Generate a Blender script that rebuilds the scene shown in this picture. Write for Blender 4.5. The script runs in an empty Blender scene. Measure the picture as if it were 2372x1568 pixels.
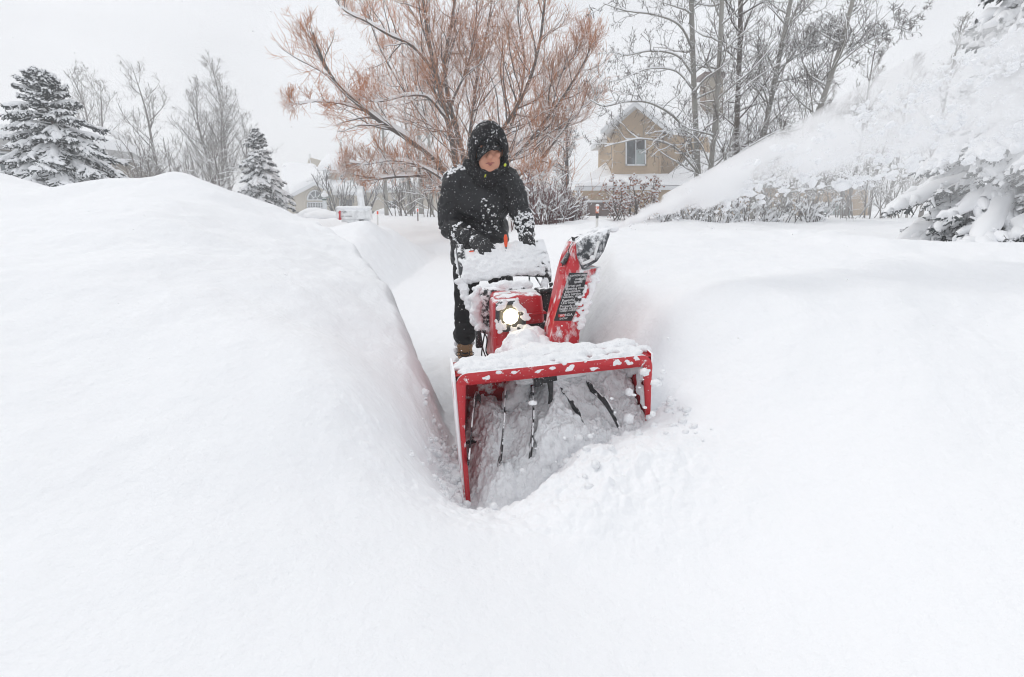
import bpy, math, random
import numpy as np
from mathutils import Vector, Matrix

rng = np.random.default_rng(7)
random.seed(7)
scene = bpy.context.scene
COL = scene.collection

# ---------------------------------------------------------------- camera model
TH = math.radians(15.0); FPX = 1100.0; CAMH = 1.12
cF = np.array([0, math.cos(TH), -math.sin(TH)])
cU = np.array([0, math.sin(TH), math.cos(TH)])
cR = np.array([1.0, 0, 0]); cC = np.array([0, 0, CAMH])
def ray(px, py):
    return cF + (px - 1186) / FPX * cR + (784 - py) / FPX * cU
def P(px, py, d):
    """world point seen at photo position (2372 wide) at ground distance d"""
    r = ray(px, py)
    return cC + r * d / r[1]

# ---------------------------------------------------------------- numpy helpers
def _hash(ix, iy, iz):
    h = (ix * 374761393 + iy * 668265263 + iz * 2147483647) & 0xFFFFFFFF
    h = ((h ^ (h >> 13)) * 1274126177) & 0xFFFFFFFF
    h = (h ^ (h >> 16)) & 0xFFFFFFFF
    return h
def noise3(p):
    """gradient noise, about -1..1; p (N,3)"""
    p = np.asarray(p, float)
    i = np.floor(p).astype(np.int64); f = p - i
    u = f * f * f * (f * (f * 6 - 15) + 10)
    res = np.zeros(len(p))
    for dx in (0, 1):
        for dy in (0, 1):
            for dz in (0, 1):
                h = _hash(i[:, 0] + dx, i[:, 1] + dy, i[:, 2] + dz)
                gx = ((h & 255) / 127.5 - 1); gy = (((h >> 8) & 255) / 127.5 - 1); gz = (((h >> 16) & 255) / 127.5 - 1)
                g = gx * (f[:, 0] - dx) + gy * (f[:, 1] - dy) + gz * (f[:, 2] - dz)
                w = (u[:, 0] if dx else 1 - u[:, 0]) * (u[:, 1] if dy else 1 - u[:, 1]) * (u[:, 2] if dz else 1 - u[:, 2])
                res += w * g
    return res * 1.3
def fbm(p, octaves=4, gain=0.5):
    p = np.asarray(p, float); a = 1.0; s = np.zeros(len(p))
    for o in range(octaves):
        s += a * noise3(p * (2 ** o) + 17.3 * o); a *= gain
    return s
def sstep(a, b, x):
    t = np.clip((x - a) / (b - a), 0, 1)
    return t * t * (3 - 2 * t)

def mesh_np(name, V, F, smooth=False):
    """F: list of int arrays (M,3) or (M,4)"""
    if not isinstance(F, (list, tuple)): F = [F]
    F = [np.asarray(f, np.int64) for f in F if len(f)]
    me = bpy.data.meshes.new(name)
    V = np.asarray(V, np.float32)
    me.vertices.add(len(V)); me.vertices.foreach_set('co', V.ravel())
    nl = sum(f.size for f in F); npoly = sum(len(f) for f in F)
    me.loops.add(nl); me.polygons.add(npoly)
    me.loops.foreach_set('vertex_index', np.concatenate([f.ravel() for f in F]).astype(np.int32))
    tot = np.concatenate([np.full(len(f), f.shape[1]) for f in F])
    st = np.concatenate([[0], np.cumsum(tot)[:-1]])
    me.polygons.foreach_set('loop_start', st.astype(np.int32))
    me.polygons.foreach_set('loop_total', tot.astype(np.int32))
    me.polygons.foreach_set('use_smooth', np.full(npoly, smooth))
    me.update(calc_edges=True); me.validate()
    return me

def link(name, me, mats, parent=None):
    o = bpy.data.objects.new(name, me); COL.objects.link(o)
    if mats is not None and me is not None:
        for m in (mats if isinstance(mats, (list, tuple)) else [mats]): me.materials.append(m)
    if parent is not None: o.parent = parent
    return o
def tag(o, label=None, cat=None, group=None, kind=None):
    if label: o['label'] = label
    if cat: o['category'] = cat
    if group: o['group'] = group
    if kind: o['kind'] = kind
    return o
def empty(name, loc, rot=(0, 0, 0), label=None, cat=None, group=None):
    o = bpy.data.objects.new(name, None); COL.objects.link(o)
    o.location = loc; o.rotation_euler = rot; o.empty_display_size = 0.2
    tag(o, label, cat, group)
    return o
def copy_tree(o, parent=None):
    c = o.copy(); COL.objects.link(c)
    if parent is not None: c.parent = parent
    for ch in list(o.children): copy_tree(ch, c)
    return c

# unit icospheres
def _ico(sub):
    import bmesh
    bm = bmesh.new(); bmesh.ops.create_icosphere(bm, subdivisions=sub, radius=1.0)
    bm.verts.ensure_lookup_table()
    V = np.array([v.co[:] for v in bm.verts]); F = np.array([[v.index for v in f.verts] for f in bm.faces])
    bm.free(); return V, F
ICO1, ICO2, ICO3 = _ico(1), _ico(2), _ico(3)

def rotm(ax, ay, az):
    return np.array(Matrix.Rotation(az, 3, 'Z') @ Matrix.Rotation(ay, 3, 'Y') @ Matrix.Rotation(ax, 3, 'X'))

class MB:
    """collects shapes into one mesh"""
    def __init__(s): s.V = []; s.F3 = []; s.F4 = []; s.n = 0
    def add(s, V, F):
        V = np.asarray(V, float); F = np.asarray(F, np.int64)
        s.V.append(V)
        (s.F3 if F.shape[1] == 3 else s.F4).append(F + s.n); s.n += len(V)
        return s
    def box(s, c, size, rot=None):
        x, y, z = np.array(size) / 2.0
        V = np.array([[-x,-y,-z],[x,-y,-z],[x,y,-z],[-x,y,-z],[-x,-y,z],[x,-y,z],[x,y,z],[-x,y,z]])
        if rot is not None: V = V @ np.asarray(rot).T
        return s.add(V + np.array(c), [[0,3,2,1],[4,5,6,7],[0,1,5,4],[1,2,6,5],[2,3,7,6],[3,0,4,7]])
    def hexa(s, V8):
        """8 corners: bottom loop 0-3, top loop 4-7"""
        return s.add(V8, [[0,3,2,1],[4,5,6,7],[0,1,5,4],[1,2,6,5],[2,3,7,6],[3,0,4,7]])
    def ell(s, c, r, rot=None, ico=None):
        V, F = ico or ICO2
        V = V * np.array(r if np.ndim(r) else (r, r, r))
        if rot is not None: V = V @ np.asarray(rot).T
        return s.add(V + np.array(c), F)
    def tube(s, pts, rad, n=8, caps=True):
        pts = np.asarray(pts, float); K = len(pts)
        rad = np.full(K, rad) if np.ndim(rad) == 0 else np.asarray(rad, float)
        T = np.gradient(pts, axis=0); T /= np.linalg.norm(T, axis=1)[:, None] + 1e-12
        a = np.cross(T[0], [0, 0, 1.0])
        if np.linalg.norm(a) < 0.1: a = np.cross(T[0], [1.0, 0, 0])
        A = []
        for k in range(K):
            a = a - T[k] * (a @ T[k]); a /= np.linalg.norm(a) + 1e-12; A.append(a.copy())
        A = np.array(A); B = np.cross(T, A)
        ang = np.arange(n) * 2 * math.pi / n
        V = pts[:, None] + rad[:, None, None] * (np.cos(ang)[None, :, None] * A[:, None] + np.sin(ang)[None, :, None] * B[:, None])
        V = V.reshape(-1, 3); i = np.arange(n); j = (i + 1) % n
        F = np.concatenate([np.stack([k*n+i, k*n+j, (k+1)*n+j, (k+1)*n+i], 1) for k in range(K - 1)])
        b = s.n; s.add(V, F)
        if caps:
            m = len(V)
            s.add([pts[0], pts[-1]], np.zeros((0, 3), int).reshape(0, 3))
            s.F3.append(np.stack([np.full(n, b + m), b + j, b + i], 1))
            s.F3.append(np.stack([np.full(n, b + m + 1), b + (K-1)*n + i, b + (K-1)*n + j], 1))
        return s
    def prism(s, poly, a, b, axis='y'):
        """polygon of 2-D points extruded along axis from a to b (x,z when axis is y; y,z when x; x,y when z); star-shaped fan caps"""
        poly = np.asarray(poly, float); n = len(poly); V = []
        for t in (a, b):
            for u, v in poly:
                V.append({'y': (u, t, v), 'x': (t, u, v), 'z': (u, v, t)}[axis])
        c = poly.mean(0)
        for t in (a, b): V.append({'y': (c[0], t, c[1]), 'x': (t, c[0], c[1]), 'z': (c[0], c[1], t)}[axis])
        i = np.arange(n); j = (i + 1) % n; b0 = s.n
        s.add(V, np.stack([i, j, j + n, i + n], 1))
        s.F3.append(b0 + np.stack([np.full(n, 2*n), j, i], 1)); s.F3.append(b0 + np.stack([np.full(n, 2*n+1), i+n, j+n], 1))
        return s
    def grid(s, G):
        """G (A,B,3) surface"""
        A, B = G.shape[:2]; idx = np.arange(A*B).reshape(A, B)
        F = np.stack([idx[:-1,:-1].ravel(), idx[1:,:-1].ravel(), idx[1:,1:].ravel(), idx[:-1,1:].ravel()], 1)
        return s.add(G.reshape(-1, 3), F)
    def mesh(s, name, smooth=False):
        V = np.concatenate(s.V); F = []
        F3 = [f for f in s.F3 if len(f)]
        if F3: F.append(np.concatenate(F3))
        if s.F4: F.append(np.concatenate(s.F4))
        return mesh_np(name, V, F, smooth)
    def build(s, name, mats, parent=None, smooth=False, bevel=0, seg=2, solid=0):
        o = link(name, s.mesh(name, smooth), mats, parent)
        if bevel:
            import bmesh
            bm = bmesh.new(); bm.from_mesh(o.data)
            bmesh.ops.recalc_face_normals(bm, faces=bm.faces)
            ed = [e for e in bm.edges if len(e.link_faces) == 2 and e.calc_face_angle(0) > 0.45]
            bmesh.ops.bevel(bm, geom=ed, offset=bevel, segments=seg, affect='EDGES', profile=0.5, clamp_overlap=True)
            for f in bm.faces: f.smooth = True
            bm.to_mesh(o.data); bm.free()
            try: o.data.set_sharp_from_angle(angle=math.radians(38))
            except Exception: pass
        return o

def bake(o):
    """replace the mesh by its evaluated modifiers"""
    dg = bpy.context.evaluated_depsgraph_get(); dg.update()
    me = bpy.data.meshes.new_from_object(o.evaluated_get(dg))
    old = o.data; o.modifiers.clear(); o.data = me; me.name = o.name
    bpy.data.meshes.remove(old)
    return o
def coords(me):
    a = np.empty(len(me.vertices) * 3, np.float32); me.vertices.foreach_get('co', a); return a.reshape(-1, 3).astype(float)
def normals(me):
    a = np.empty(len(me.vertices) * 3, np.float32); me.vertex_normals.foreach_get('vector', a); return a.reshape(-1, 3).astype(float)
def set_coords(me, V):
    me.vertices.foreach_set('co', np.asarray(V, np.float32).ravel()); me.update()
def remesh(o, voxel, smooth_it=2, amp=0.0, scale=20.0, octv=3, aniso=(1, 1, 1)):
    """fuse what is in the mesh into one skin, then roughen it"""
    m = o.modifiers.new('fuse', 'REMESH'); m.mode = 'VOXEL'; m.voxel_size = voxel; m.use_smooth_shade = True
    if smooth_it:
        m = o.modifiers.new('smooth', 'SMOOTH'); m.factor = 0.5; m.iterations = smooth_it
    bake(o)
    if amp:
        V = coords(o.data); N = normals(o.data)
        V = V + N * (amp * fbm(V * scale * np.array(aniso), octv))[:, None]
        set_coords(o.data, V)
    o.data.polygons.foreach_set('use_smooth', np.ones(len(o.data.polygons), bool))
    return o
def blob(name, lumps, mat, parent=None, voxel=0.01, amp=0.006, scale=25, smooth_it=2):
    mb = MB()
    for l in lumps:
        if isinstance(l, MB):
            for V in [l]: mb.add(np.concatenate(V.V), np.concatenate([f for f in V.F3 if len(f)]) if V.F3 else np.concatenate(V.F4))
        else: mb.ell(*l)
    o = mb.build(name, mat, parent)
    if name.startswith('snow_c'): o['kind'] = 'stuff'
    return remesh(o, voxel, smooth_it, amp, scale)

def catmull(Pn, k=24):
    Pn = np.asarray(Pn, float); Q = np.concatenate([[2*Pn[0]-Pn[1]], Pn, [2*Pn[-1]-Pn[-2]]]); o = []
    n = len(Pn) - 1
    for u in np.linspace(0, n, k):
        i = min(int(u), n - 1); t = u - i; a, b, c, d = Q[i:i+4]
        o.append(.5*((2*b) + (c-a)*t + (2*a-5*b+4*c-d)*t*t + (-a+3*b-3*c+d)*t**3))
    return np.array(o)

def text_mesh(name, body, size, mat, parent, loc, rot, extrude=0.0006, align='LEFT', squash=1.0):
    cu = bpy.data.curves.new(name, 'FONT'); cu.body = body; cu.size = size; cu.extrude = extrude
    cu.align_x = align; cu.align_y = 'CENTER'; cu.resolution_u = 2
    t = bpy.data.objects.new(name, cu); COL.objects.link(t)
    dg = bpy.context.evaluated_depsgraph_get(); dg.update()
    me = bpy.data.meshes.new_from_object(t.evaluated_get(dg)); bpy.data.objects.remove(t)
    o = link(name, me, None, parent); me.materials.clear(); me.materials.append(mat)
    o.location = loc; o.rotation_euler = rot; o.scale = (squash, 1, 1)
    return o

# ---------------------------------------------------------------- materials
def new_mat(name):
    m = bpy.data.materials.new(name); m.use_nodes = True
    nt = m.node_tree; nt.nodes.clear()
    out = nt.nodes.new('ShaderNodeOutputMaterial')
    return m, nt, out
def nd(nt, t, **kw):
    n = nt.nodes.new(t)
    for k, v in kw.items():
        if k in n.inputs.keys() if isinstance(k, str) else False: n.inputs[k].default_value = v
        else: setattr(n, k, v)
    return n
def math_(nt, op, a, b=None, clamp=False):
    n = nt.nodes.new('ShaderNodeMath'); n.operation = op; n.use_clamp = clamp
    for i, v in enumerate((a, b)):
        if v is None: continue
        if hasattr(v, 'links'): nt.links.new(v, n.inputs[i])
        else: n.inputs[i].default_value = v
    return n.outputs[0]
def coord(nt, scale=(1, 1, 1), src='Object'):
    tc = nt.nodes.new('ShaderNodeTexCoord'); mp = nt.nodes.new('ShaderNodeMapping'); mp.inputs['Scale'].default_value = scale
    nt.links.new(tc.outputs[src], mp.inputs[0]); return mp.outputs[0]
def noise_(nt, vec, scale, detail=3, rough=0.55):
    n = nt.nodes.new('ShaderNodeTexNoise'); n.inputs['Scale'].default_value = scale; n.inputs['Detail'].default_value = detail
    n.inputs['Roughness'].default_value = rough; nt.links.new(vec, n.inputs['Vector']); return n.outputs[0]
SNOW_RGB = (0.93, 0.94, 0.955, 1)
def snow_mat(name, bumps=((60, 0.15, 0.01), (260, 0.25, 0.003)), rgb=SNOW_RGB, src='Object', rough=0.75):
    m, nt, out = new_mat(name)
    b = nt.nodes.new('ShaderNodeBsdfPrincipled'); b.inputs['Base Color'].default_value = rgb
    b.inputs['Roughness'].default_value = rough; b.inputs['Specular IOR Level'].default_value = 0.15
    v = coord(nt, src=src); prev = None
    for sc, st, dist in bumps:
        h = noise_(nt, v, sc, 4)
        bp = nt.nodes.new('ShaderNodeBump'); bp.inputs['Strength'].default_value = st; bp.inputs['Distance'].default_value = dist
        nt.links.new(h, bp.inputs['Height'])
        if prev is not None: nt.links.new(prev, bp.inputs['Normal'])
        prev = bp.outputs[0]
    if prev is not None: nt.links.new(prev, b.inputs['Normal'])
    nt.links.new(b.outputs[0], out.inputs[0]); return m
def snowy(name, rgb, rough=0.5, metal=0.0, up=1.0, cov=-0.6, k=0.9, scale=30, sharp=6, spec=0.5, var=0.15, vscale=8, bump=0.0, bscale=80,
          fleck=0.0, fscale=120, stretch=(1, 1, 1), coat=0.0, rgb2=None):
    """a surface with settled or blown snow: the mask grows with how far the surface faces the sky, broken up by noise"""
    m, nt, out = new_mat(name); L = nt.links
    b = nt.nodes.new('ShaderNodeBsdfPrincipled'); v = coord(nt, stretch)
    n1 = noise_(nt, v, vscale, 4)
    mix = nt.nodes.new('ShaderNodeMix'); mix.data_type = 'RGBA'
    r2 = rgb2 or tuple(c * (1 - var * 2.2) for c in rgb)
    mix.inputs[6].default_value = tuple(min(1, c * (1 + var)) for c in rgb) + (1,) if rgb2 is None else tuple(rgb) + (1,)
    mix.inputs[7].default_value = tuple(r2) + (1,)
    ramp = math_(nt, 'MULTIPLY_ADD', n1, 2.2); ramp.node.inputs[2].default_value = -0.6; ramp.node.use_clamp = True
    L.new(ramp, mix.inputs[0])
    geo = nt.nodes.new('ShaderNodeNewGeometry'); sx = nt.nodes.new('ShaderNodeSeparateXYZ'); L.new(geo.outputs['Normal'], sx.inputs[0])
    a = math_(nt, 'MULTIPLY', sx.outputs[2], up)
    n2 = noise_(nt, v, scale, 5, 0.65); n2 = math_(nt, 'SUBTRACT', n2, 0.5); n2 = math_(nt, 'MULTIPLY', n2, k * 2)
    s = math_(nt, 'ADD', a, n2); s = math_(nt, 'ADD', s, cov); mask = math_(nt, 'MULTIPLY', s, sharp, True)
    if fleck > 0:
        vo = nt.nodes.new('ShaderNodeTexVoronoi'); vo.inputs['Scale'].default_value = fscale; L.new(v, vo.inputs['Vector'])
        wn = math_(nt, 'MULTIPLY', math_(nt, 'ADD', n2, 0.75), fleck)
        f = math_(nt, 'MULTIPLY', math_(nt, 'SUBTRACT', wn, vo.outputs['Distance']), 9, True)
        mask = math_(nt, 'MAXIMUM', mask, f)
    mx = nt.nodes.new('ShaderNodeMix'); mx.data_type = 'RGBA'; L.new(mask, mx.inputs[0]); L.new(mix.outputs[2], mx.inputs[6]); mx.inputs[7].default_value = SNOW_RGB
    L.new(mx.outputs[2], b.inputs['Base Color'])
    rr = nt.nodes.new('ShaderNodeMix'); rr.data_type = 'FLOAT'; L.new(mask, rr.inputs[0]); rr.inputs[2].default_value = rough; rr.inputs[3].default_value = 0.8
    L.new(rr.outputs[0], b.inputs['Roughness'])
    mt = math_(nt, 'MULTIPLY', math_(nt, 'SUBTRACT', 1.0, mask), metal); L.new(mt, b.inputs['Metallic'])
    b.inputs['Specular IOR Level'].default_value = spec
    if coat: b.inputs['Coat Weight'].default_value = coat; b.inputs['Coat Roughness'].default_value = 0.15
    bp = nt.nodes.new('ShaderNodeBump'); bp.inputs['Strength'].default_value = 0.5; bp.inputs['Distance'].default_value = 0.008
    hh = mask
    L.new(hh, bp.inputs['Height']); prev = bp.outputs[0]
    if bump:
        b2 = nt.nodes.new('ShaderNodeBump'); b2.inputs['Strength'].default_value = bump; b2.inputs['Distance'].default_value = 0.004
        L.new(noise_(nt, v, bscale, 4), b2.inputs['Height']); L.new(prev, b2.inputs['Normal']); prev = b2.outputs[0]
    L.new(prev, b.inputs['Normal']); L.new(b.outputs[0], out.inputs[0]); return m
def plain(name, rgb, rough=0.5, metal=0.0, var=0.1, vscale=20, bump=0.0, bscale=60, spec=0.5):
    m, nt, out = new_mat(name); b = nt.nodes.new('ShaderNodeBsdfPrincipled'); v = coord(nt)
    mix = nt.nodes.new('ShaderNodeMix'); mix.data_type = 'RGBA'
    nt.links.new(noise_(nt, v, vscale, 4), mix.inputs[0])
    mix.inputs[6].default_value = tuple(min(1, c * (1 + var)) for c in rgb) + (1,); mix.inputs[7].default_value = tuple(c * (1 - var) for c in rgb) + (1,)
    nt.links.new(mix.outputs[2], b.inputs['Base Color']); b.inputs['Roughness'].default_value = rough; b.inputs['Metallic'].default_value = metal
    b.inputs['Specular IOR Level'].default_value = spec
    if bump:
        bp = nt.nodes.new('ShaderNodeBump'); bp.inputs['Strength'].default_value = bump; bp.inputs['Distance'].default_value = 0.01
        nt.links.new(noise_(nt, v, bscale, 4), bp.inputs['Height']); nt.links.new(bp.outputs[0], b.inputs['Normal'])
    nt.links.new(b.outputs[0], out.inputs[0]); return m

M = {}
M['snow'] = snow_mat('snow', ((9, 0.25, 0.03), (48, 0.35, 0.012), (230, 0.35, 0.003)))
M['snow_lump'] = snow_mat('lumpy snow', ((35, 0.5, 0.02), (140, 0.5, 0.006)))
M['snow_roof'] = snow_mat('roof snow', ((2, 0.3, 0.15),))
M['snow_far'] = snow_mat('branch snow', ())
# ---------------------------------------------------------------- sky, sun, camera
SUN_EL, SUN_AZ = math.radians(48), math.radians(-55)    # high behind thin cloud, ahead of the photographer on the left
w = bpy.data.worlds.new('World'); scene.world = w; w.use_nodes = True
nt = w.node_tree; nt.nodes.clear(); L = nt.links
out = nt.nodes.new('ShaderNodeOutputWorld'); bg = nt.nodes.new('ShaderNodeBackground'); L.new(bg.outputs[0], out.inputs[0])
sky = nt.nodes.new('ShaderNodeTexSky'); sky.sky_type = 'NISHITA'; sky.sun_disc = False
sky.sun_elevation = SUN_EL; sky.sun_rotation = SUN_AZ; sky.dust_density = 3.0; sky.air_density = 1.0
tc = nt.nodes.new('ShaderNodeTexCoord'); mp = nt.nodes.new('ShaderNodeMapping'); mp.inputs['Scale'].default_value = (1, 1, 2.2)
L.new(tc.outputs['Generated'], mp.inputs[0])
cl = nt.nodes.new('ShaderNodeTexNoise'); cl.inputs['Scale'].default_value = 1.7; cl.inputs['Detail'].default_value = 5; cl.inputs['Roughness'].default_value = 0.5
L.new(mp.outputs[0], cl.inputs['Vector'])
rp = nt.nodes.new('ShaderNodeValToRGB')                      # overcast cloud deck, thicker and thinner
rp.color_ramp.elements[0].position = 0.32; rp.color_ramp.elements[0].color = (6.5, 6.65, 6.9, 1)
rp.color_ramp.elements[1].position = 0.62; rp.color_ramp.elements[1].color = (8.7, 8.85, 9.15, 1)
L.new(cl.outputs[0], rp.inputs[0])
mx = nt.nodes.new('ShaderNodeMix'); mx.data_type = 'RGBA'; mx.inputs[0].default_value = 0.92
L.new(sky.outputs[0], mx.inputs[6]); L.new(rp.outputs[0], mx.inputs[7]); L.new(mx.outputs[2], bg.inputs[0])
bg.inputs[1].default_value = 0.1
sun = bpy.data.lights.new('sun', 'SUN'); sun.energy = 0.75; sun.angle = math.radians(22); sun.color = (1.0, 0.97, 0.93)
so = bpy.data.objects.new('sun', sun); COL.objects.link(so)
sd = Vector((math.sin(SUN_AZ) * math.cos(SUN_EL), math.cos(SUN_AZ) * math.cos(SUN_EL), math.sin(SUN_EL)))
so.rotation_euler = sd.to_track_quat('Z', 'Y').to_euler(); so.location = sd * 60
cam = bpy.data.cameras.new('camera'); co = bpy.data.objects.new('camera', cam); COL.objects.link(co)
co.location = (0, 0, CAMH); co.rotation_euler = (math.pi / 2 - TH, 0, 0)
cam.sensor_width = 36; cam.lens = 36 * FPX / 2372; cam.clip_start = 0.02; cam.clip_end = 3000
scene.camera = co
scene.render.engine = 'CYCLES'
cy = scene.cycles
cy.use_denoising = True; cy.filter_width = 1.1; cy.max_bounces = 14; cy.diffuse_bounces = 6; cy.glossy_bounces = 2; cy.transmission_bounces = 2; cy.volume_bounces = 12; cy.transparent_max_bounces = 6
cy.use_adaptive_sampling = True; cy.adaptive_threshold = 0.012; cy.adaptive_min_samples = 24
try:
    cy.denoiser = 'OPENIMAGEDENOISE'; cy.denoising_input_passes = 'RGB_ALBEDO_NORMAL'
except Exception: pass
vs = scene.view_settings
vs.view_transform = 'Standard'; vs.look = 'None'; vs.exposure = 0.12; vs.gamma = 1

# ---------------------------------------------------------------- ground: one sheet of deep snow with the cut trench
def p3(px, py, d): return tuple(P(px, py, d))
CP = [p3(750,532,4.2), p3(650,500,4.25), p3(560,455,4.3), p3(500,422,4.3), p3(430,396,4.3), p3(350,406,4.3), p3(300,424,4.3), p3(240,450,4.35), p3(185,458,4.4), p3(100,436,4.5), p3(0,402,4.6), p3(-200,395,4.8), p3(-600,410,5.0),
  (-.75,3.0,.70),(-1.05,3.5,.82),(-.62,2.5,.56),(-.55,2.0,.47),(-.42,1.65,.37),(-.30,1.5,.20),(-1.0,2.2,.72),(-1.6,2.9,.98),(-2.2,3.4,1.16),(-3.0,3.4,1.2),(-1.2,1.4,.68),(-2.2,2.2,.98),(-3.4,2.6,1.08),(-5,3.2,1.25),
  (-.6,1.1,.50),(-1,.5,.5),(-2,.8,.66),(-3.2,1.2,.82),(-5.5,1.2,1.0),(-.35,.8,.42),(0,.6,.36),(.3,1.0,.27),(.55,1.3,.36),(-.1,1.1,.29),
  (-.15,1.5,.07),(-.17,1.6,.02),(.1,1.45,.17),(.35,1.6,.30),(.58,1.75,.40),(.72,1.95,.58),(.72,2.4,.70),(.62,3.2,.80),(.5,4.5,.85),(.5,6.5,.86),(.6,9,.84),
  (1.2,2.6,.80),(2,2,.76),(2,3.5,.86),(1.2,1.3,.56),(2,.8,.53),(.9,.6,.40),(3.2,1.4,.70),(3.2,3,.86),(1.6,5,.90),(5,2.6,.84),(6.5,1.2,.85),(4.4,3.9,.85),(6.5,4.6,.81),
  (2.5,4.5,.92),(3.05,4.7,.93),(3.55,4.75,.74),(3.3,6.2,.76),(5,6,.70),(7,6.5,.70),(4.5,9,.76),(9,9,.78),(2,8,.86),(3,13,.86),(8,14,.86),(0.5,13,.8),
  (0,-.5,.45),(1.5,-1,.55),(-1.5,-1,.62),(4,-2,.8),(-4,-2,.95),(0,-5,.8),(8,-5,.85),(-8,-5,1.0),
  (-2.5,7.0,.6),(-3.2,5.6,.72),(-5,6,.95),(-8,6,1.05),(-2.9,9,.93),(-3.6,8.8,.8),(-6,9,.7),(-9,10,.6),(-4.3,13.5,.20),(-2,13.5,.25),(-6,15,.4),(-3,18,.6),(-9,18,.7),(-14,14,.8),(1,19,.8),(-5,24,.86),(6,24,.86),(-16,26,.86),(20,26,.86),(20,8,.8),(-22,8,.9)]
CP = np.array(CP)
_r = np.sqrt(((CP[:, None, :2] - CP[None, :, :2]) ** 2).sum(-1) + 0.35 ** 2)
_A = np.block([[_r + np.eye(len(CP)) * 0.004, np.ones((len(CP), 1))], [np.ones((1, len(CP))), np.zeros((1, 1))]])
_W = np.linalg.solve(_A, np.concatenate([CP[:, 2], [0]]))
TY  = np.array([1.45, 1.62, 1.75, 2.2, 2.5, 3.0, 3.5, 4.2, 5.0, 6.0, 8.0, 11.0, 13.0])
TXL = np.array([-.18, -.21, -.225, -.29, -.40, -.60, -.86, -1.30, -1.55, -1.7, -1.75, -1.8, -2.0])
TXR = np.array([.34, .32, .30, .28, .27, .26, .26, .26, .26, .25, .10, -.5, -1.0])
def snow_top(x, y):
    q = np.stack([x, y], -1); z = np.empty(len(q))
    for i in range(0, len(q), 40000):
        d = np.sqrt(((q[i:i+40000, None] - CP[None, :, :2]) ** 2).sum(-1) + 0.35 ** 2)
        z[i:i+40000] = d @ _W[:-1] + _W[-1]
    R = np.hypot(x, y); f = sstep(22, 36, R)
    return z * (1 - f) + 0.88 * f
def ground_z(x, y, detail=True):
    x = np.asarray(x, float); y = np.asarray(y, float)
    S = snow_top(x, y); R = np.hypot(x, y)
    q = np.stack([x, y, np.zeros_like(x)], -1)
    if detail:
        near = np.clip(R / 3.0, 0.15, 1)
        S = S + near * (0.085 * fbm(q * np.array([0.8, 1.1, 1]), 3) + 0.020 * fbm(q * 3.2 + 9, 3) + 0.0045 * fbm(q * 15 + 3, 2))
        S += 0.05 * np.clip(R / 12, 0, 1) * fbm(q * 0.35 + 31, 3)
    xl = np.interp(y, TY, TXL); xr = np.interp(y, TY, TXR)
    if detail:
        rag = 0.035 * fbm(q * np.array([5, 5, 1]) + 3, 4); xl = xl + rag; xr = xr - 0.6 * rag
    far = np.clip((y - 3) / 6, 0, 1); yf = 1.72 + 0.17 * np.clip(x + .2, 0, 1) + 0.5 * np.clip(x - .40, 0, .5)
    dist = np.maximum(np.maximum(xl - x, x - xr), np.maximum(yf - y, y - 12.5))     # >0 outside the trench
    ramp = lambda dd, wl: sstep(0, 1, np.clip(dd / wl, 0, 1) ** 0.75)
    o = np.maximum.reduce([ramp(xl - x, 0.24 + 0.7 * far), ramp(x - xr, 0.46 + 0.5 * far), ramp(yf - y, 0.24), ramp(y - 12.5, 1.0)])
    floor = 0.012 + 0.0 * x
    if detail: floor = floor + 0.012 * fbm(q * 3 + 5, 3) + 0.006 * fbm(q * 14, 3) + 0.03 * sstep(5, 10, y)
    z = floor + (S - floor) * o
    if detail:
        # crumbled faces beside the cut
        c = np.exp(-((dist - 0.06) / 0.09) ** 2) * sstep(12, 4, R)
        z = z + c * (0.040 * fbm(q * 9, 4) + 0.030 * fbm(q * 26, 3)) * sstep(0, .5, o)
        # churned snow in front of the machine
        g = np.exp(-(((x - 0.12) / 0.5) ** 2 + ((y - 1.42) / 0.28) ** 2))
        z = z + g * (0.038 * fbm(q * 7 + 2, 4) + 0.026 * np.abs(fbm(q * 20 + 7, 3)))
        # broken plough ridge out on the right
        e = np.exp(-(((x - 3.15) / 0.5) ** 2 + ((y - 4.75) / 0.3) ** 2))
        z = z + e * 0.04 * fbm(q * 6, 4)
    return z
def gz(x, y): return float(ground_z(np.array([x]), np.array([y]), True)[0])
rr_ = np.concatenate([np.geomspace(0.12, 1.1, 110)[:-1], np.geomspace(1.1, 3.8, 330)[:-1], np.geomspace(3.8, 12, 150)[:-1], np.geomspace(12, 60, 80)[:-1], np.geomspace(60, 900, 25)])
aa_ = np.radians(np.concatenate([np.linspace(-178, -56, 70)[:-1], np.linspace(-56, 56, 640)[:-1], np.linspace(56, 182, 70)]))
RR, AA = np.meshgrid(rr_, aa_, indexing='ij')
GX = RR * np.sin(AA); GY = RR * np.cos(AA)
GZ = ground_z(GX.ravel(), GY.ravel()).reshape(GX.shape)
mb = MB(); mb.grid(np.stack([GX, GY, GZ], -1))
n0 = len(aa_); ctr = np.array([[0, 0, GZ[0].mean()]])
b0 = mb.n; mb.add(ctr, np.zeros((0, 3), int)); i_ = np.arange(n0 - 1); mb.F3.append(np.stack([np.full(n0 - 1, b0), i_ + 1, i_], 1))
me = mb.mesh('ground', True)
g = link('ground', me, M['snow']); g['kind'] = 'structure'
if np.mean([p.normal.z for p in me.polygons[:50]]) < 0: me.flip_normals()
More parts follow.
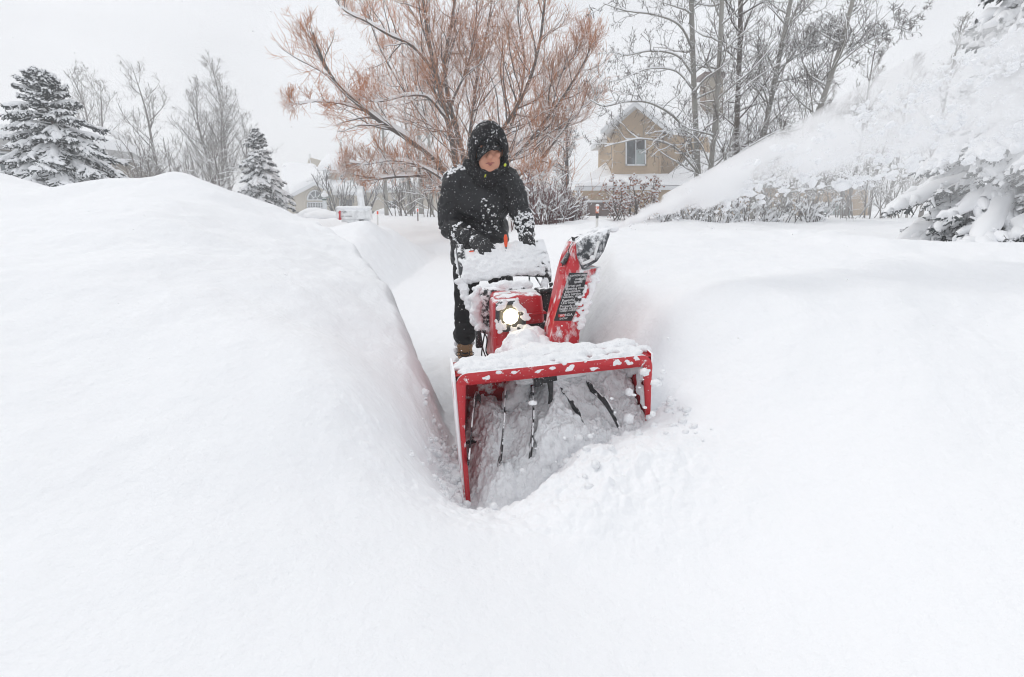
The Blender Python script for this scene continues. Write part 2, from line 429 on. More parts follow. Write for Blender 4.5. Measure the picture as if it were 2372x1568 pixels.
# ---------------------------------------------------------------- bare trees, shrubs and spruces
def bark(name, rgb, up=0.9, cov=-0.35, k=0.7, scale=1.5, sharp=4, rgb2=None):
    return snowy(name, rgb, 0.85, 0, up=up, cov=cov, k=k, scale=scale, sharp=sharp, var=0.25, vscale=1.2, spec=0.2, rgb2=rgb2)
M['bark_dark'] = bark('dark ridged bark', (0.10, 0.075, 0.06))
M['twig_orange'] = bark('orange twig bark', (0.60, 0.21, 0.05), up=1.0, cov=-0.34, k=0.8, scale=0.9, rgb2=(0.30, 0.14, 0.06))
M['bark_pale'] = bark('pale grey bark', (0.36, 0.35, 0.32), rgb2=(0.20, 0.19, 0.17))
M['twig_grey'] = bark('grey brown twig bark', (0.10, 0.082, 0.07), up=1.0, cov=-0.38, scale=1.0)
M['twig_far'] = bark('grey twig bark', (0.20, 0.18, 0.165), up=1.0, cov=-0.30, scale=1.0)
M['twig_black'] = bark('dark twig bark', (0.055, 0.045, 0.042), up=1.0, cov=-0.40, scale=1.2)
M['twig_red'] = bark('red brown stem bark', (0.13, 0.045, 0.040), up=1.0, cov=-0.30, k=0.9, scale=4)
M['leaf_orange'] = snowy('dry orange leaf', (0.38, 0.14, 0.06), 0.8, 0, up=0.9, cov=-0.2, k=0.9, scale=5, sharp=4, rgb2=(0.22, 0.07, 0.04))
M['needle'] = snowy('blue green needles', (0.030, 0.040, 0.040), 0.8, 0, up=0.8, cov=-0.40, k=1.0, scale=9, sharp=4, var=0.4, vscale=3, spec=0.15, rgb2=(0.045, 0.056, 0.060))

def tubes_np(pts, rad, S):
    """many tubes at once: pts (N,K,3), rad (N,K)"""
    N, K = pts.shape[:2]
    T = np.gradient(pts, axis=1); T /= np.linalg.norm(T, axis=2, keepdims=True) + 1e-9
    ref = np.where(np.abs(T[:, :1, 2:3]) > .85, np.array([1.0, .1, 0]), np.array([.05, .1, 1.0]))
    A = np.cross(T, np.broadcast_to(ref, T.shape)); A /= np.linalg.norm(A, axis=2, keepdims=True) + 1e-9; B = np.cross(T, A)
    a = np.arange(S)*2*math.pi/S + .5
    V = pts[:, :, None] + rad[:, :, None, None]*(np.cos(a)[None, None, :, None]*A[:, :, None] + np.sin(a)[None, None, :, None]*B[:, :, None])
    idx = np.arange(N*K*S).reshape(N, K, S); j = (np.arange(S) + 1) % S
    F = np.stack([idx[:, :-1], idx[:, :-1][:, :, j], idx[:, 1:][:, :, j], idx[:, 1:]], -1).reshape(-1, 4)
    return V.reshape(-1, 3), F
def grow(P0, D, L, R, K, curl, trop, r, taper=.75):
    """N branches of K steps; trop: pull towards the sky"""
    N = len(P0); pts = np.empty((N, K + 1, 3)); pts[:, 0] = P0; D = D.copy()
    for k in range(K):
        D = D + r.normal(0, curl, (N, 3)); D[:, 2] += trop; D /= np.linalg.norm(D, axis=1, keepdims=True) + 1e-9
        pts[:, k + 1] = pts[:, k] + D*(L/K)[:, None]
    rad = R[:, None]*(1 - taper*np.linspace(0, 1, K + 1)[None])
    return pts, rad
def spawn(pts, rad, L, per, t0, t1, ang, dang, lr, rr, r, keep=None, even=False):
    """children along each branch, 'per' each"""
    N, K1 = pts.shape[:2]; n = N*per; b = np.repeat(np.arange(N), per)
    if even: t = t0 + (t1 - t0)*((np.tile(np.arange(per), N) + r.random(n))/per)
    else: t = r.uniform(t0, t1, n)
    u = t*(K1 - 1); i = np.minimum(u.astype(int), K1 - 2); f = (u - i)[:, None]
    p = pts[b, i]*(1 - f) + pts[b, i + 1]*f; T = pts[b, i + 1] - pts[b, i]; T /= np.linalg.norm(T, axis=1, keepdims=True) + 1e-9
    q = r.normal(0, 1, (n, 3)); q -= T*(q*T).sum(1, keepdims=True); q /= np.linalg.norm(q, axis=1, keepdims=True) + 1e-9
    a = np.radians(r.normal(ang, dang, n))[:, None]; D = T*np.cos(a) + q*np.sin(a)
    Lc = L[b]*lr*r.uniform(.55, 1.15, n)*(1.15 - .6*t); Rc = (rad[b, i]*(1 - f[:, 0]) + rad[b, i + 1]*f[:, 0])*rr
    return p, D, Lc, Rc, b
def limbs_from_photo(ls, K=16):
    """hand-placed limbs: each (points as (px,py,distance)), radius at the foot, radius at the tip)"""
    pts, rad = [], []
    for ps, r0, r1 in ls:
        pts.append(catmull(np.array([P(*p) if len(p) == 3 else p for p in ps]), K)); rad.append(np.linspace(r0, r1, K))
    return np.array(pts), np.array(rad)
def snow_on(pts, rad, fat=1.0, mn=.012):
    """a ridge of snow along the upper side of limbs"""
    T = np.gradient(pts, axis=1); T /= np.linalg.norm(T, axis=2, keepdims=True) + 1e-9
    h = np.sqrt(np.clip(1 - T[:, :, 2]**2, 0, 1)); w = np.clip((h - .35)/.5, 0, 1)
    wob = .7 + .6*np.abs(np.sin(np.cumsum(np.ones(h.shape), 1)*1.7 + pts[:, :, 0]*5))
    r2 = (rad*.9 + mn)*w*fat*wob*.8; p2 = pts.copy(); p2[:, :, 2] += rad*.65*w + r2*.35
    return p2, np.maximum(r2, .0008)
def tree_object(name, base, trunk, twigs, snows, mt, mw, label, cat='tree', group=None, smooth_snow=True, sides=(9, 3), trunk_name='trunk', crown_name='crown'):
    """trunk / twigs / snows: lists of (pts, rad)"""
    o = empty(name, tuple(base), label=label, cat=cat, group=group); b = np.array(base)
    def part(nm, lst, S, mat, sm):
        Vs, Fs, n = [], [], 0
        for pts, rad in lst:
            V, F = tubes_np(pts - b, rad, S); Vs.append(V); Fs.append(F + n); n += len(V)
        if Vs: link(nm, mesh_np(nm, np.concatenate(Vs), np.concatenate(Fs), sm), mat, o)
    if trunk: part(trunk_name, trunk, sides[0], mt, True)
    if twigs: part(crown_name, twigs, sides[1], mw, False)
    if snows: part('snow_cover', snows, 6, M['snow_far'], True)
    return o
def seglen(pts): return np.linalg.norm(np.diff(pts, axis=1), axis=2).sum(1)
def photo_base(px, d, dz=0.0):
    p = P(px, 490, d); z = gz(p[0], d) if d < 20 else .86
    return np.array([p[0], d, z + dz])

def auto_tree(name, base, H, spread, mt, mw, label, seed, n1=26, n2=9, n3=6, lean=(0, 0), trunk_r=.10, ang=42, twig_r=.009, leaders=1, group=None, first=.18, cat='tree', snow=True, up=.10, top=None):
    """single-leader deciduous tree with rising branches"""
    r = np.random.default_rng(seed); b = np.array(base); Ts, Rs = [], []
    for k in range(leaders):
        off = np.array([r.normal(0, .35*spread*(k > 0)), r.normal(0, .2*(k > 0)), 0]); tp = b + np.array([lean[0], lean[1], H*(1 if k == 0 else r.uniform(.75, .95))]) + off*1.6
        mid1 = b + (tp - b)*.35 + off*.4 + r.normal(0, .04*spread, 3)*(1, 1, 0); mid2 = b + (tp - b)*.7 + r.normal(0, .05*spread, 3)*(1, 1, 0)
        Ts.append(catmull(np.array([b, mid1, mid2, tp]), 18)); Rs.append(trunk_r*(1 - np.linspace(0, 1, 18)*.93))
    T, R = np.array(Ts), np.array(Rs)
    L0 = np.full(len(T), H)
    p, D, L, Rc, _ = spawn(T, R, L0, n1, first, .97, ang, 9, 1, .55, r, even=True)
    t = (p[:, 2] - b[2])/H; L = spread*np.clip(1.25 - 1.0*t, .12, 1)*r.uniform(.65, 1.15, len(L))*np.clip((t - first*.5)/.15, .45, 1)
    b1, r1 = grow(p, D, L, np.clip(Rc, twig_r*1.4, trunk_r*.30), 8, .11, up*.8, r)
    p, D, L2, Rc, _ = spawn(b1, r1, L, n2, .12, 1, 50, 15, .52, .6, r)
    b2, r2 = grow(p, D, L2, np.clip(Rc, twig_r, twig_r*1.3), 6, .15, up*.5, r)
    tw = [(b2, r2)]
    if n3:
        p, D, L3, Rc, _ = spawn(b2, r2, L2, n3, .1, 1, 48, 16, .55, .7, r)
        b3, r3 = grow(p, D, L3, np.full(len(L3), twig_r*.85), 4, .17, up*.5, r, .4); tw.append((b3, r3))
    sn = [snow_on(b1, r1, .8, .010)] if snow else []
    return tree_object(name, base, [(T, R), (b1, r1)], tw, sn, mt, mw, label, cat, group)

# ---- the big orange willow behind the person; main limbs traced, twigs grown
W = 17.0
r = np.random.default_rng(22)
wl = [([(1068, 500, W), (1064, 440, W), (1046, 320, W), (1018, 205, W), (1000, 130, W-.3), (985, 40, W-.4), (975, -60, W-.5)], .24, .06),
      ([(1078, 500, W), (1086, 420, W), (1062, 320, W+.2), (1040, 235, W+.3), (1030, 150, W+.3), (1045, 60, W+.4), (1060, -50, W+.4)], .22, .05),
      ([(1066, 480, W), (1020, 385, W-.6), (950, 325, W-1.1), (880, 280, W-1.5), (820, 232, W-1.8), (770, 180, W-2), (740, 120, W-2.1), (725, 75, W-2.2)], .20, .035),
      ([(850, 258, W-1.6), (790, 240, W-1.9), (735, 235, W-2.2), (690, 240, W-2.4), (672, 232, W-2.5)], .055, .015),
      ([(1012, 175, W), (960, 110, W-.6), (900, 80, W-1), (850, 50, W-1.2), (800, 25, W-1.4), (770, -10, W-1.5)], .10, .025),
      ([(1030, 270, W-.2), (990, 225, W-.9), (940, 222, W-1.4), (880, 235, W-1.8), (840, 230, W-2)], .085, .02),
      ([(1072, 485, W), (1000, 415, W-1), (940, 408, W-1.7), (880, 412, W-2.1), (820, 403, W-2.4), (800, 385, W-2.5)], .12, .025),
      ([(1068, 490, W), (1030, 420, W-1.3), (960, 380, W-2), (900, 372, W-2.4), (850, 380, W-2.8), (810, 374, W-3)], .10, .02),
      ([(1082, 490, W), (1120, 400, W-.2), (1150, 320, W-.3), (1190, 260, W-.4), (1225, 190, W-.5), (1250, 100, W-.5), (1262, 0, W-.5), (1268, -70, W-.5)], .17, .04),
      ([(1200, 250, W-.4), (1250, 225, W-.6), (1300, 170, W-.8), (1340, 110, W-1), (1362, 70, W-1)], .07, .015),
      ([(1085, 495, W), (1150, 400, W-.6), (1210, 345, W-1), (1262, 280, W-1.2), (1310, 215, W-1.4), (1350, 150, W-1.5), (1372, 100, W-1.6)], .15, .025),
      ([(1085, 498, W), (1180, 420, W-.8), (1240, 380, W-1.2), (1290, 320, W-1.5), (1340, 260, W-1.6), (1385, 222, W-1.7)], .12, .02),
      ([(1075, 440, W), (1090, 300, W+.8), (1105, 180, W+1.2), (1130, 60, W+1.4), (1150, -70, W+1.5)], .13, .035),
      ([(1050, 330, W), (990, 280, W+1.2), (930, 200, W+1.8), (880, 110, W+2.2), (850, 30, W+2.4)], .11, .025),
      ([(1095, 420, W), (1180, 300, W+1), (1215, 160, W+1.5), (1200, 40, W+1.6), (1205, -60, W+1.6)], .11, .025),
      ([(1040, 250, W), (1080, 160, W+.2), (1100, 70, W+.2), (1108, -50, W+.2)], .08, .025),
      ([(1082, 495, W), (1130, 450, W-2), (1200, 430, W-2.6), (1260, 400, W-3)], .08, .02)]
T, R = limbs_from_photo(wl, 20); L0 = seglen(T); R = R*.55
p, D, L, Rc, bi_ = spawn(T, R, L0, 26, .12, .99, 44, 16, .42, .45, r, even=True); L = np.clip(L, .5, 2.4)*np.clip((Rc/(R[:, 0][bi_]*.45))**.55*1.15, .3, 1)*np.where(np.isin(bi_, (3, 6, 7)), .55, 1)
kp = r.random(len(L)) < np.where(np.isin(bi_, (2, 3, 4, 5)), .52, 1.0); p, D, L, Rc = p[kp], D[kp], L[kp], Rc[kp]
b1, r1 = grow(p, D, L, np.clip(Rc, .011, .026), 9, .13, .05, r)
p, D, L2, Rc, _ = spawn(b1, r1, L, 9, .06, .97, 44, 16, .66, .6, r); L2 = np.clip(L2, .3, 1.3)
b2, r2 = grow(p, D, L2, np.clip(Rc, .0070, .0095), 7, .15, .06, r, .45)
p, D, L3, Rc, _ = spawn(b2, r2, L2, 4, .06, .95, 40, 15, .85, .8, r); L3 = np.clip(L3, .2, .9)
b3, r3 = grow(p, D, L3, np.clip(Rc, .0054, .0066), 5, .14, .06, r, .35)
WIL = tree_object('willow_tree', P(1072, 494, W), [(T, R), (b1, r1)], [(b2, r2), (b3, r3)], [snow_on(T, R, 1.05, .03), snow_on(b1, r1, .8, .009)], M['bark_dark'], M['twig_orange'],
    'big spreading willow with orange brown twigs behind the person', 'tree')

# ---- cottonwoods in front of the tan house, several pale stems
C_ = 14.5
def cotton(ls, label, seed, n1=15, n2=10, n3=6, Lmax=2.6, mt='bark_pale', mw='twig_grey', base=None, tr=.0062, up=.03, grp='cottonwoods in front of the tan house'):
    r = np.random.default_rng(seed); T, R = limbs_from_photo(ls, 20); L0 = seglen(T)
    p, D, L, Rc, _ = spawn(T, R, L0, int(n1*1.25), .16, .99, 58, 15, .34, .42, r, even=True); L = np.clip(L, .4, Lmax)
    b1, r1 = grow(p, D, L, np.clip(Rc, .010, .024), 9, .13, up, r)
    p, D, L2, Rc, _ = spawn(b1, r1, L, n2, .12, 1, 55, 16, .58, .6, r)
    b2, r2 = grow(p, D, L2, np.clip(Rc, .0065, .010), 6, .20, up*.6, r, .45)
    tw = [(b2, r2)]
    p, D, L3, Rc, _ = spawn(b2, r2, L2, n3 - 1, .1, 1, 55, 18, .50, .8, r)
    b3, r3 = grow(p, D, L3, np.clip(Rc, tr, .0075), 4, .24, up*.3, r, .3); tw.append((b3, r3))
    return tree_object('cottonwood_tree', T[0, 0] if base is None else base, [(T, R), (b1, r1)], tw, [snow_on(T, R, .85, .014), snow_on(b1, r1, .9, .012)], M[mt], M[mw], label, 'tree', grp)
cotton([([(1625, 540, C_), (1618, 420, C_), (1612, 300, C_), (1607, 180, C_), (1603, 60, C_), (1600, -80, C_)], .085, .06),
        ([(1614, 370, C_), (1575, 285, C_-.5), (1510, 240, C_-.9), (1450, 236, C_-1.2), (1400, 246, C_-1.4), (1368, 232, C_-1.5)], .034, .010),
        ([(1613, 395, C_), (1560, 340, C_-.6), (1490, 322, C_-1), (1440, 330, C_-1.2), (1400, 340, C_-1.4)], .026, .008),
        ([(1608, 180, C_), (1570, 130, C_-.3), (1510, 118, C_-.6), (1450, 128, C_-.9), (1425, 120, C_-1)], .030, .008),
        ([(1607, 120, C_), (1575, 60, C_-.3), (1520, 35, C_-.6), (1450, 25, C_-.8), (1398, 8, C_-1)], .032, .008),
        ([(1607, 210, C_), (1565, 165, C_-.3), (1500, 160, C_-.7), (1440, 185, C_-1)], .024, .007)],
       'cottonwood with a straight pale stem and long boughs arching over the tan gable', 31, 9, 7, 5, 1.7)
cotton([([(1648, 540, C_-.5), (1645, 420, C_-.5), (1655, 300, C_-.5), (1664, 180, C_-.5), (1670, 60, C_-.5), (1676, -80, C_-.5)], .075, .05),
        ([(1648, 390, C_-.5), (1620, 330, C_-.9), (1580, 300, C_-1.2), (1530, 305, C_-1.5)], .022, .007),
        ([(1646, 430, C_-.5), (1700, 365, C_-.7), (1770, 320, C_-.9), (1830, 290, C_-1)], .028, .008)],
       'slender pale cottonwood stem second from the tan gable', 32, 15, 8, 5, 2.1)
cotton([([(1710, 540, C_+1.5), (1706, 420, C_+1.5), (1708, 250, C_+1.5), (1714, 100, C_+1.5), (1716, -90, C_+1.5)], .085, .06)],
       'darker upright cottonwood in the thick of the clump', 33, 25, 10, 6, 2.4, 'bark_dark')
cotton([([(1742, 540, C_+1), (1748, 420, C_+1), (1776, 280, C_+1), (1800, 160, C_+1), (1822, 50, C_+1), (1850, -90, C_+1)], .085, .05),
        ([(1795, 185, C_+1), (1850, 110, C_+.6), (1900, 80, C_+.4), (1950, 88, C_+.2)], .026, .008)],
       'cottonwood with mottled bark leaning a little to the right', 34, 26, 10, 6, 2.4)
cotton([([(1790, 540, C_-.3), (1830, 430, C_-.3), (1880, 300, C_-.3), (1920, 190, C_-.3), (1955, 80, C_-.3), (1990, -60, C_-.3)], .085, .045),
        ([(1930, 160, C_-.3), (1990, 110, C_-.4), (2060, 70, C_-.5), (2120, 40, C_-.6)], .024, .006),
        ([(1890, 280, C_-.3), (1940, 265, C_-.5), (2010, 258, C_-.7)], .022, .006)],
       'strongly slanting pale cottonwood rising out of the snow plume', 35, 18, 10, 6, 2.2)
# thinner trees beyond
for i, (px, top, d, sp_, lb) in enumerate(((1960, 60, 24, 1.9, 'thin grey tree behind the slanting cottonwood'), (2050, 120, 26, 2.0, 'hazy bare tree between the slanting cottonwood and the far right tree'),
                                            (2135, 40, 21, 1.9, 'small bare tree standing alone above the plume near the snowy spruce'), (1870, 30, 27, 2.0, 'dense bare tree seen through the cottonwood boughs'), (2015, 240, 30, 1.9, 'low misty tree fading behind the plume'))):
    b = photo_base(px, d); H = P(px, top, d)[2] - b[2]
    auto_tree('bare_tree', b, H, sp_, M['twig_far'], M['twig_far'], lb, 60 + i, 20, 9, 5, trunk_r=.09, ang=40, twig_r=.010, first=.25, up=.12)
# ---- row of bare trees on the left
for i, (px, top, d, sp_, ld, nn, lb) in enumerate(((232, 160, 30, 3.2, 2, 22, 'wide bare tree standing behind the left spruce'), (392, 148, 28, 3.0, 1, 22, 'open bare tree with rising boughs above the highest snow bank'),
      (500, 190, 30, 2.6, 2, 36, 'bushy bare tree just left of the taller pointed one'), (540, 140, 31, 3.0, 1, 38, 'tall pointed bare tree behind the smaller spruce'), (590, 270, 33, 2.6, 1, 26, 'short bare tree behind the smaller spruce'))):
    b = photo_base(px, d); H = P(px, top, d)[2] - b[2]
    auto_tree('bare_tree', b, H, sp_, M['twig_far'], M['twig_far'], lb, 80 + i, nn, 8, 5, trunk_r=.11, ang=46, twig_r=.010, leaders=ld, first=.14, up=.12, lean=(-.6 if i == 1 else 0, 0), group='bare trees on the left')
# ---- aspens and a dark tree behind the willow
for i, (px, top, d) in enumerate(((895, 150, 30), (948, 130, 31), (975, 110, 29), (1000, 60, 32), (1255, 40, 31))):
    b = photo_base(px, d); H = P(px, top, d)[2] - b[2]
    auto_tree('aspen_tree', b, H, 1.9, M['bark_pale'], M['twig_far'], ['pale aspen leftmost behind the willow', 'pale aspen second from the left behind the willow', 'pale aspen in the middle behind the willow', 'tallest pale aspen beside the willow trunks', 'pale aspen on the right side of the willow'][i], 100 + i, 26, 7, 4, trunk_r=.13, ang=52, twig_r=.010, first=.12, up=.06, group='aspens behind the willow')
b = photo_base(1312, 22); auto_tree('bare_tree', b, P(1312, 235, 22)[2] - b[2], 1.5, M['twig_black'], M['twig_black'], 'dark twiggy tree between the willow and the tan house', 120, 24, 9, 6, trunk_r=.09, ang=50, twig_r=.009, first=.12, up=.07)

def shrub(name, base, H, spread, nst, mt, mw, label, seed, n2=7, n3=4, tr=.006, group=None, leaves=0, up=.05, stem_r=.014, ang=1.0, cat='shrub', snow=.9):
    r = np.random.default_rng(seed); b = np.array(base)
    p = b + np.stack([r.normal(0, spread*.22, nst), r.normal(0, spread*.18, nst), np.full(nst, -.12)], 1)
    a = r.uniform(0, 2*math.pi, nst); sl = r.uniform(.05, .75, nst)*ang; D = np.stack([np.cos(a)*sl, np.sin(a)*sl, np.ones(nst)], 1); D /= np.linalg.norm(D, axis=1, keepdims=True)
    L = H*r.uniform(.7, 1.1, nst); b1, r1 = grow(p, D, L, np.full(nst, stem_r)*r.uniform(.7, 1.3, nst), 9, .10, up, r, .6)
    p, D, L2, Rc, _ = spawn(b1, r1, L, n2, .2, 1, 38, 14, .42, .65, r); b2, r2 = grow(p, D, L2, np.maximum(Rc, tr), 5, .15, up*.6, r, .5); tw = [(b2, r2)]
    if n3:
        p, D, L3, Rc, _ = spawn(b2, r2, L2, n3, .2, 1, 42, 14, .5, .8, r); b3, r3 = grow(p, D, L3, np.maximum(Rc, tr*.8), 3, .2, 0, r, .4); tw.append((b3, r3))
    o = tree_object(name, base, [(b1, r1)], tw, [snow_on(b1, r1, snow, .012), snow_on(b2[::2], r2[::2], snow, .010)], mt, mw, label, cat, group, sides=(6, 3), trunk_name='stem', crown_name='twigs')
    if leaves:
        e = (b3 if n3 else b2)[:, -1]; k = r.choice(len(e), min(leaves, len(e)), False); mb = MB(); ms = MB()
        for q in e[k]:
            s_ = r.uniform(.03, .055); A, F = ICO1; Rm = rotm(*r.uniform(-1, 1, 3)); mb.ell(q - b, (s_*.7, s_*.35, s_), Rm, ICO1); ms.ell(q - b + (0, 0, s_*.55), (s_*.9, s_*.8, s_*.5), Rm, ICO1)
        mb.build('leaves', M['leaf_orange'], o)['kind'] = 'stuff'; ms.build('snow_caps', M['snow_far'], o, True)['kind'] = 'stuff'
    return o
for i, (px, d, H, sp_) in enumerate(((320, 26, 2.9, 2.0), (352, 19, 3.1, 1.9), (430, 21, 3.0, 2.4), (480, 20, 3.0, 2.0), (275, 15, 1.5, 1.0))):
    shrub('bare_shrub', photo_base(px, d), H, sp_, 16, M['twig_far'], M['twig_far'], ['tangled bare shrub beside the left house corner', 'bare shrub behind the dip of the snow bank', 'bare shrub at the foot of the open bare tree', 'bare shrub left of the smaller spruce', 'snowy bare shrub right against the left spruce'][i], 140 + i, 8, 5, .009, 'bare shrubs behind the left snow bank', stem_r=.022)
for i, (px, d, H, sp_) in enumerate(((1222, 12.0, 1.05, .9), (1262, 11.5, 1.10, 1.0), (1300, 12.2, 1.0, .9), (1328, 12.8, .8, .6))):
    shrub('red_twig_shrub', photo_base(px, d), H, sp_, 46, M['twig_red'], M['twig_red'], ['red stemmed shrub nearest the person', 'fullest red stemmed shrub right of the person', 'red stemmed shrub below the dark tree', 'red stemmed shrub nearest the garage corner'][i], 150 + i, 6, 2, .007, 'red stemmed shrubs right of the person', stem_r=.012, ang=.7, snow=1.1)
shrub('crabapple_shrub', photo_base(1472, 15), 1.25, 1.5, 13, M['twig_grey'], M['twig_red'], 'snowy bush with dry orange leaves in front of the garage', 160, 9, 5, .007, leaves=420, stem_r=.02, ang=1.3)
shrub('crabapple_shrub', photo_base(1440, 16), .95, .8, 7, M['twig_grey'], M['twig_red'], 'smaller snowy bush with few orange leaves by the garage door', 161, 8, 4, .007, leaves=90, stem_r=.018, ang=1.2)
for i, (px, d, H) in enumerate(((778, 36, 3.6), (843, 37, 3.4))):
    shrub('bare_shrub', photo_base(px, d), H, 1.3, 9, M['twig_black'], M['twig_black'], ['dark many stemmed shrub in front of the cream house door', 'dark forked shrub between the porch and the right window of the cream house'][i], 170 + i, 7, 3, .012, stem_r=.045, ang=1.0)
for i, (px, d, H) in enumerate(((1010, 24, 3.2), (960, 34, 3.0), (930, 26, 2.6))):
    shrub('bare_shrub', photo_base(px, d), H, 1.8, 12, M['twig_grey'], M['twig_grey'], ['snow covered shrub beside the person, below the willow boughs', 'grey shrub against the cream wall behind the aspens', 'low snowy shrub under the left willow boughs'][i], 175 + i, 8, 4, .010, stem_r=.025)
for i, (px, d, H, sp_) in enumerate(((1890, 19, 2.6, 2.4), (1990, 18, 2.5, 2.4), (2080, 19, 2.3, 2.2), (1780, 20, 2.6, 2.0))):
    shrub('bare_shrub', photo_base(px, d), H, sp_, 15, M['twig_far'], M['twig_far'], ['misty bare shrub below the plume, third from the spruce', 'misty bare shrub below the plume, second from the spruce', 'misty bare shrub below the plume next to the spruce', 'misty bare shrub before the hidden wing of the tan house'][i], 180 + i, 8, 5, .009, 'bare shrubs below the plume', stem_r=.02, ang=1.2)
for i, (px, d, H, sp_) in enumerate(((1560, 13, .75, 1.0), (1625, 12.5, .85, 1.1), (1700, 12.8, .8, 1.2), (1790, 13.2, .85, 1.2), (1870, 13.5, .8, 1.1))):
    shrub('low_shrub', photo_base(px, d), H, sp_, 26, M['twig_grey'], M['twig_grey'], ['snow smothered low shrub right after the orange leaved bush', 'snow smothered low shrub at the foot of the straight pale cottonwood', 'snow smothered low shrub at the foot of the darker cottonwood', 'snow smothered low shrub at the foot of the slanting cottonwood', 'snow smothered low shrub farthest right under the plume'][i], 240 + i, 7, 3, .007, 'low shrubs under the plume', stem_r=.014, ang=1.5, snow=2.4)
p_ = P(2338, 600, 4.6); shrub('weed', (p_[0], p_[1], gz(p_[0], p_[1])), .26, .30, 9, M['twig_black'], M['twig_black'], 'dry dark weed poking out of the snow at the right edge', 190, 6, 4, .0022, stem_r=.004, ang=1.8, up=-.02, cat='plant', snow=.25)
p_ = P(2300, 560, 5.6); shrub('weed', (p_[0], p_[1], gz(p_[0], p_[1])), .22, .2, 4, M['twig_black'], M['twig_black'], 'few thin dry stems left of the dark weed', 191, 3, 2, .002, stem_r=.003, ang=1.5, up=-.02, cat='plant', snow=.2)

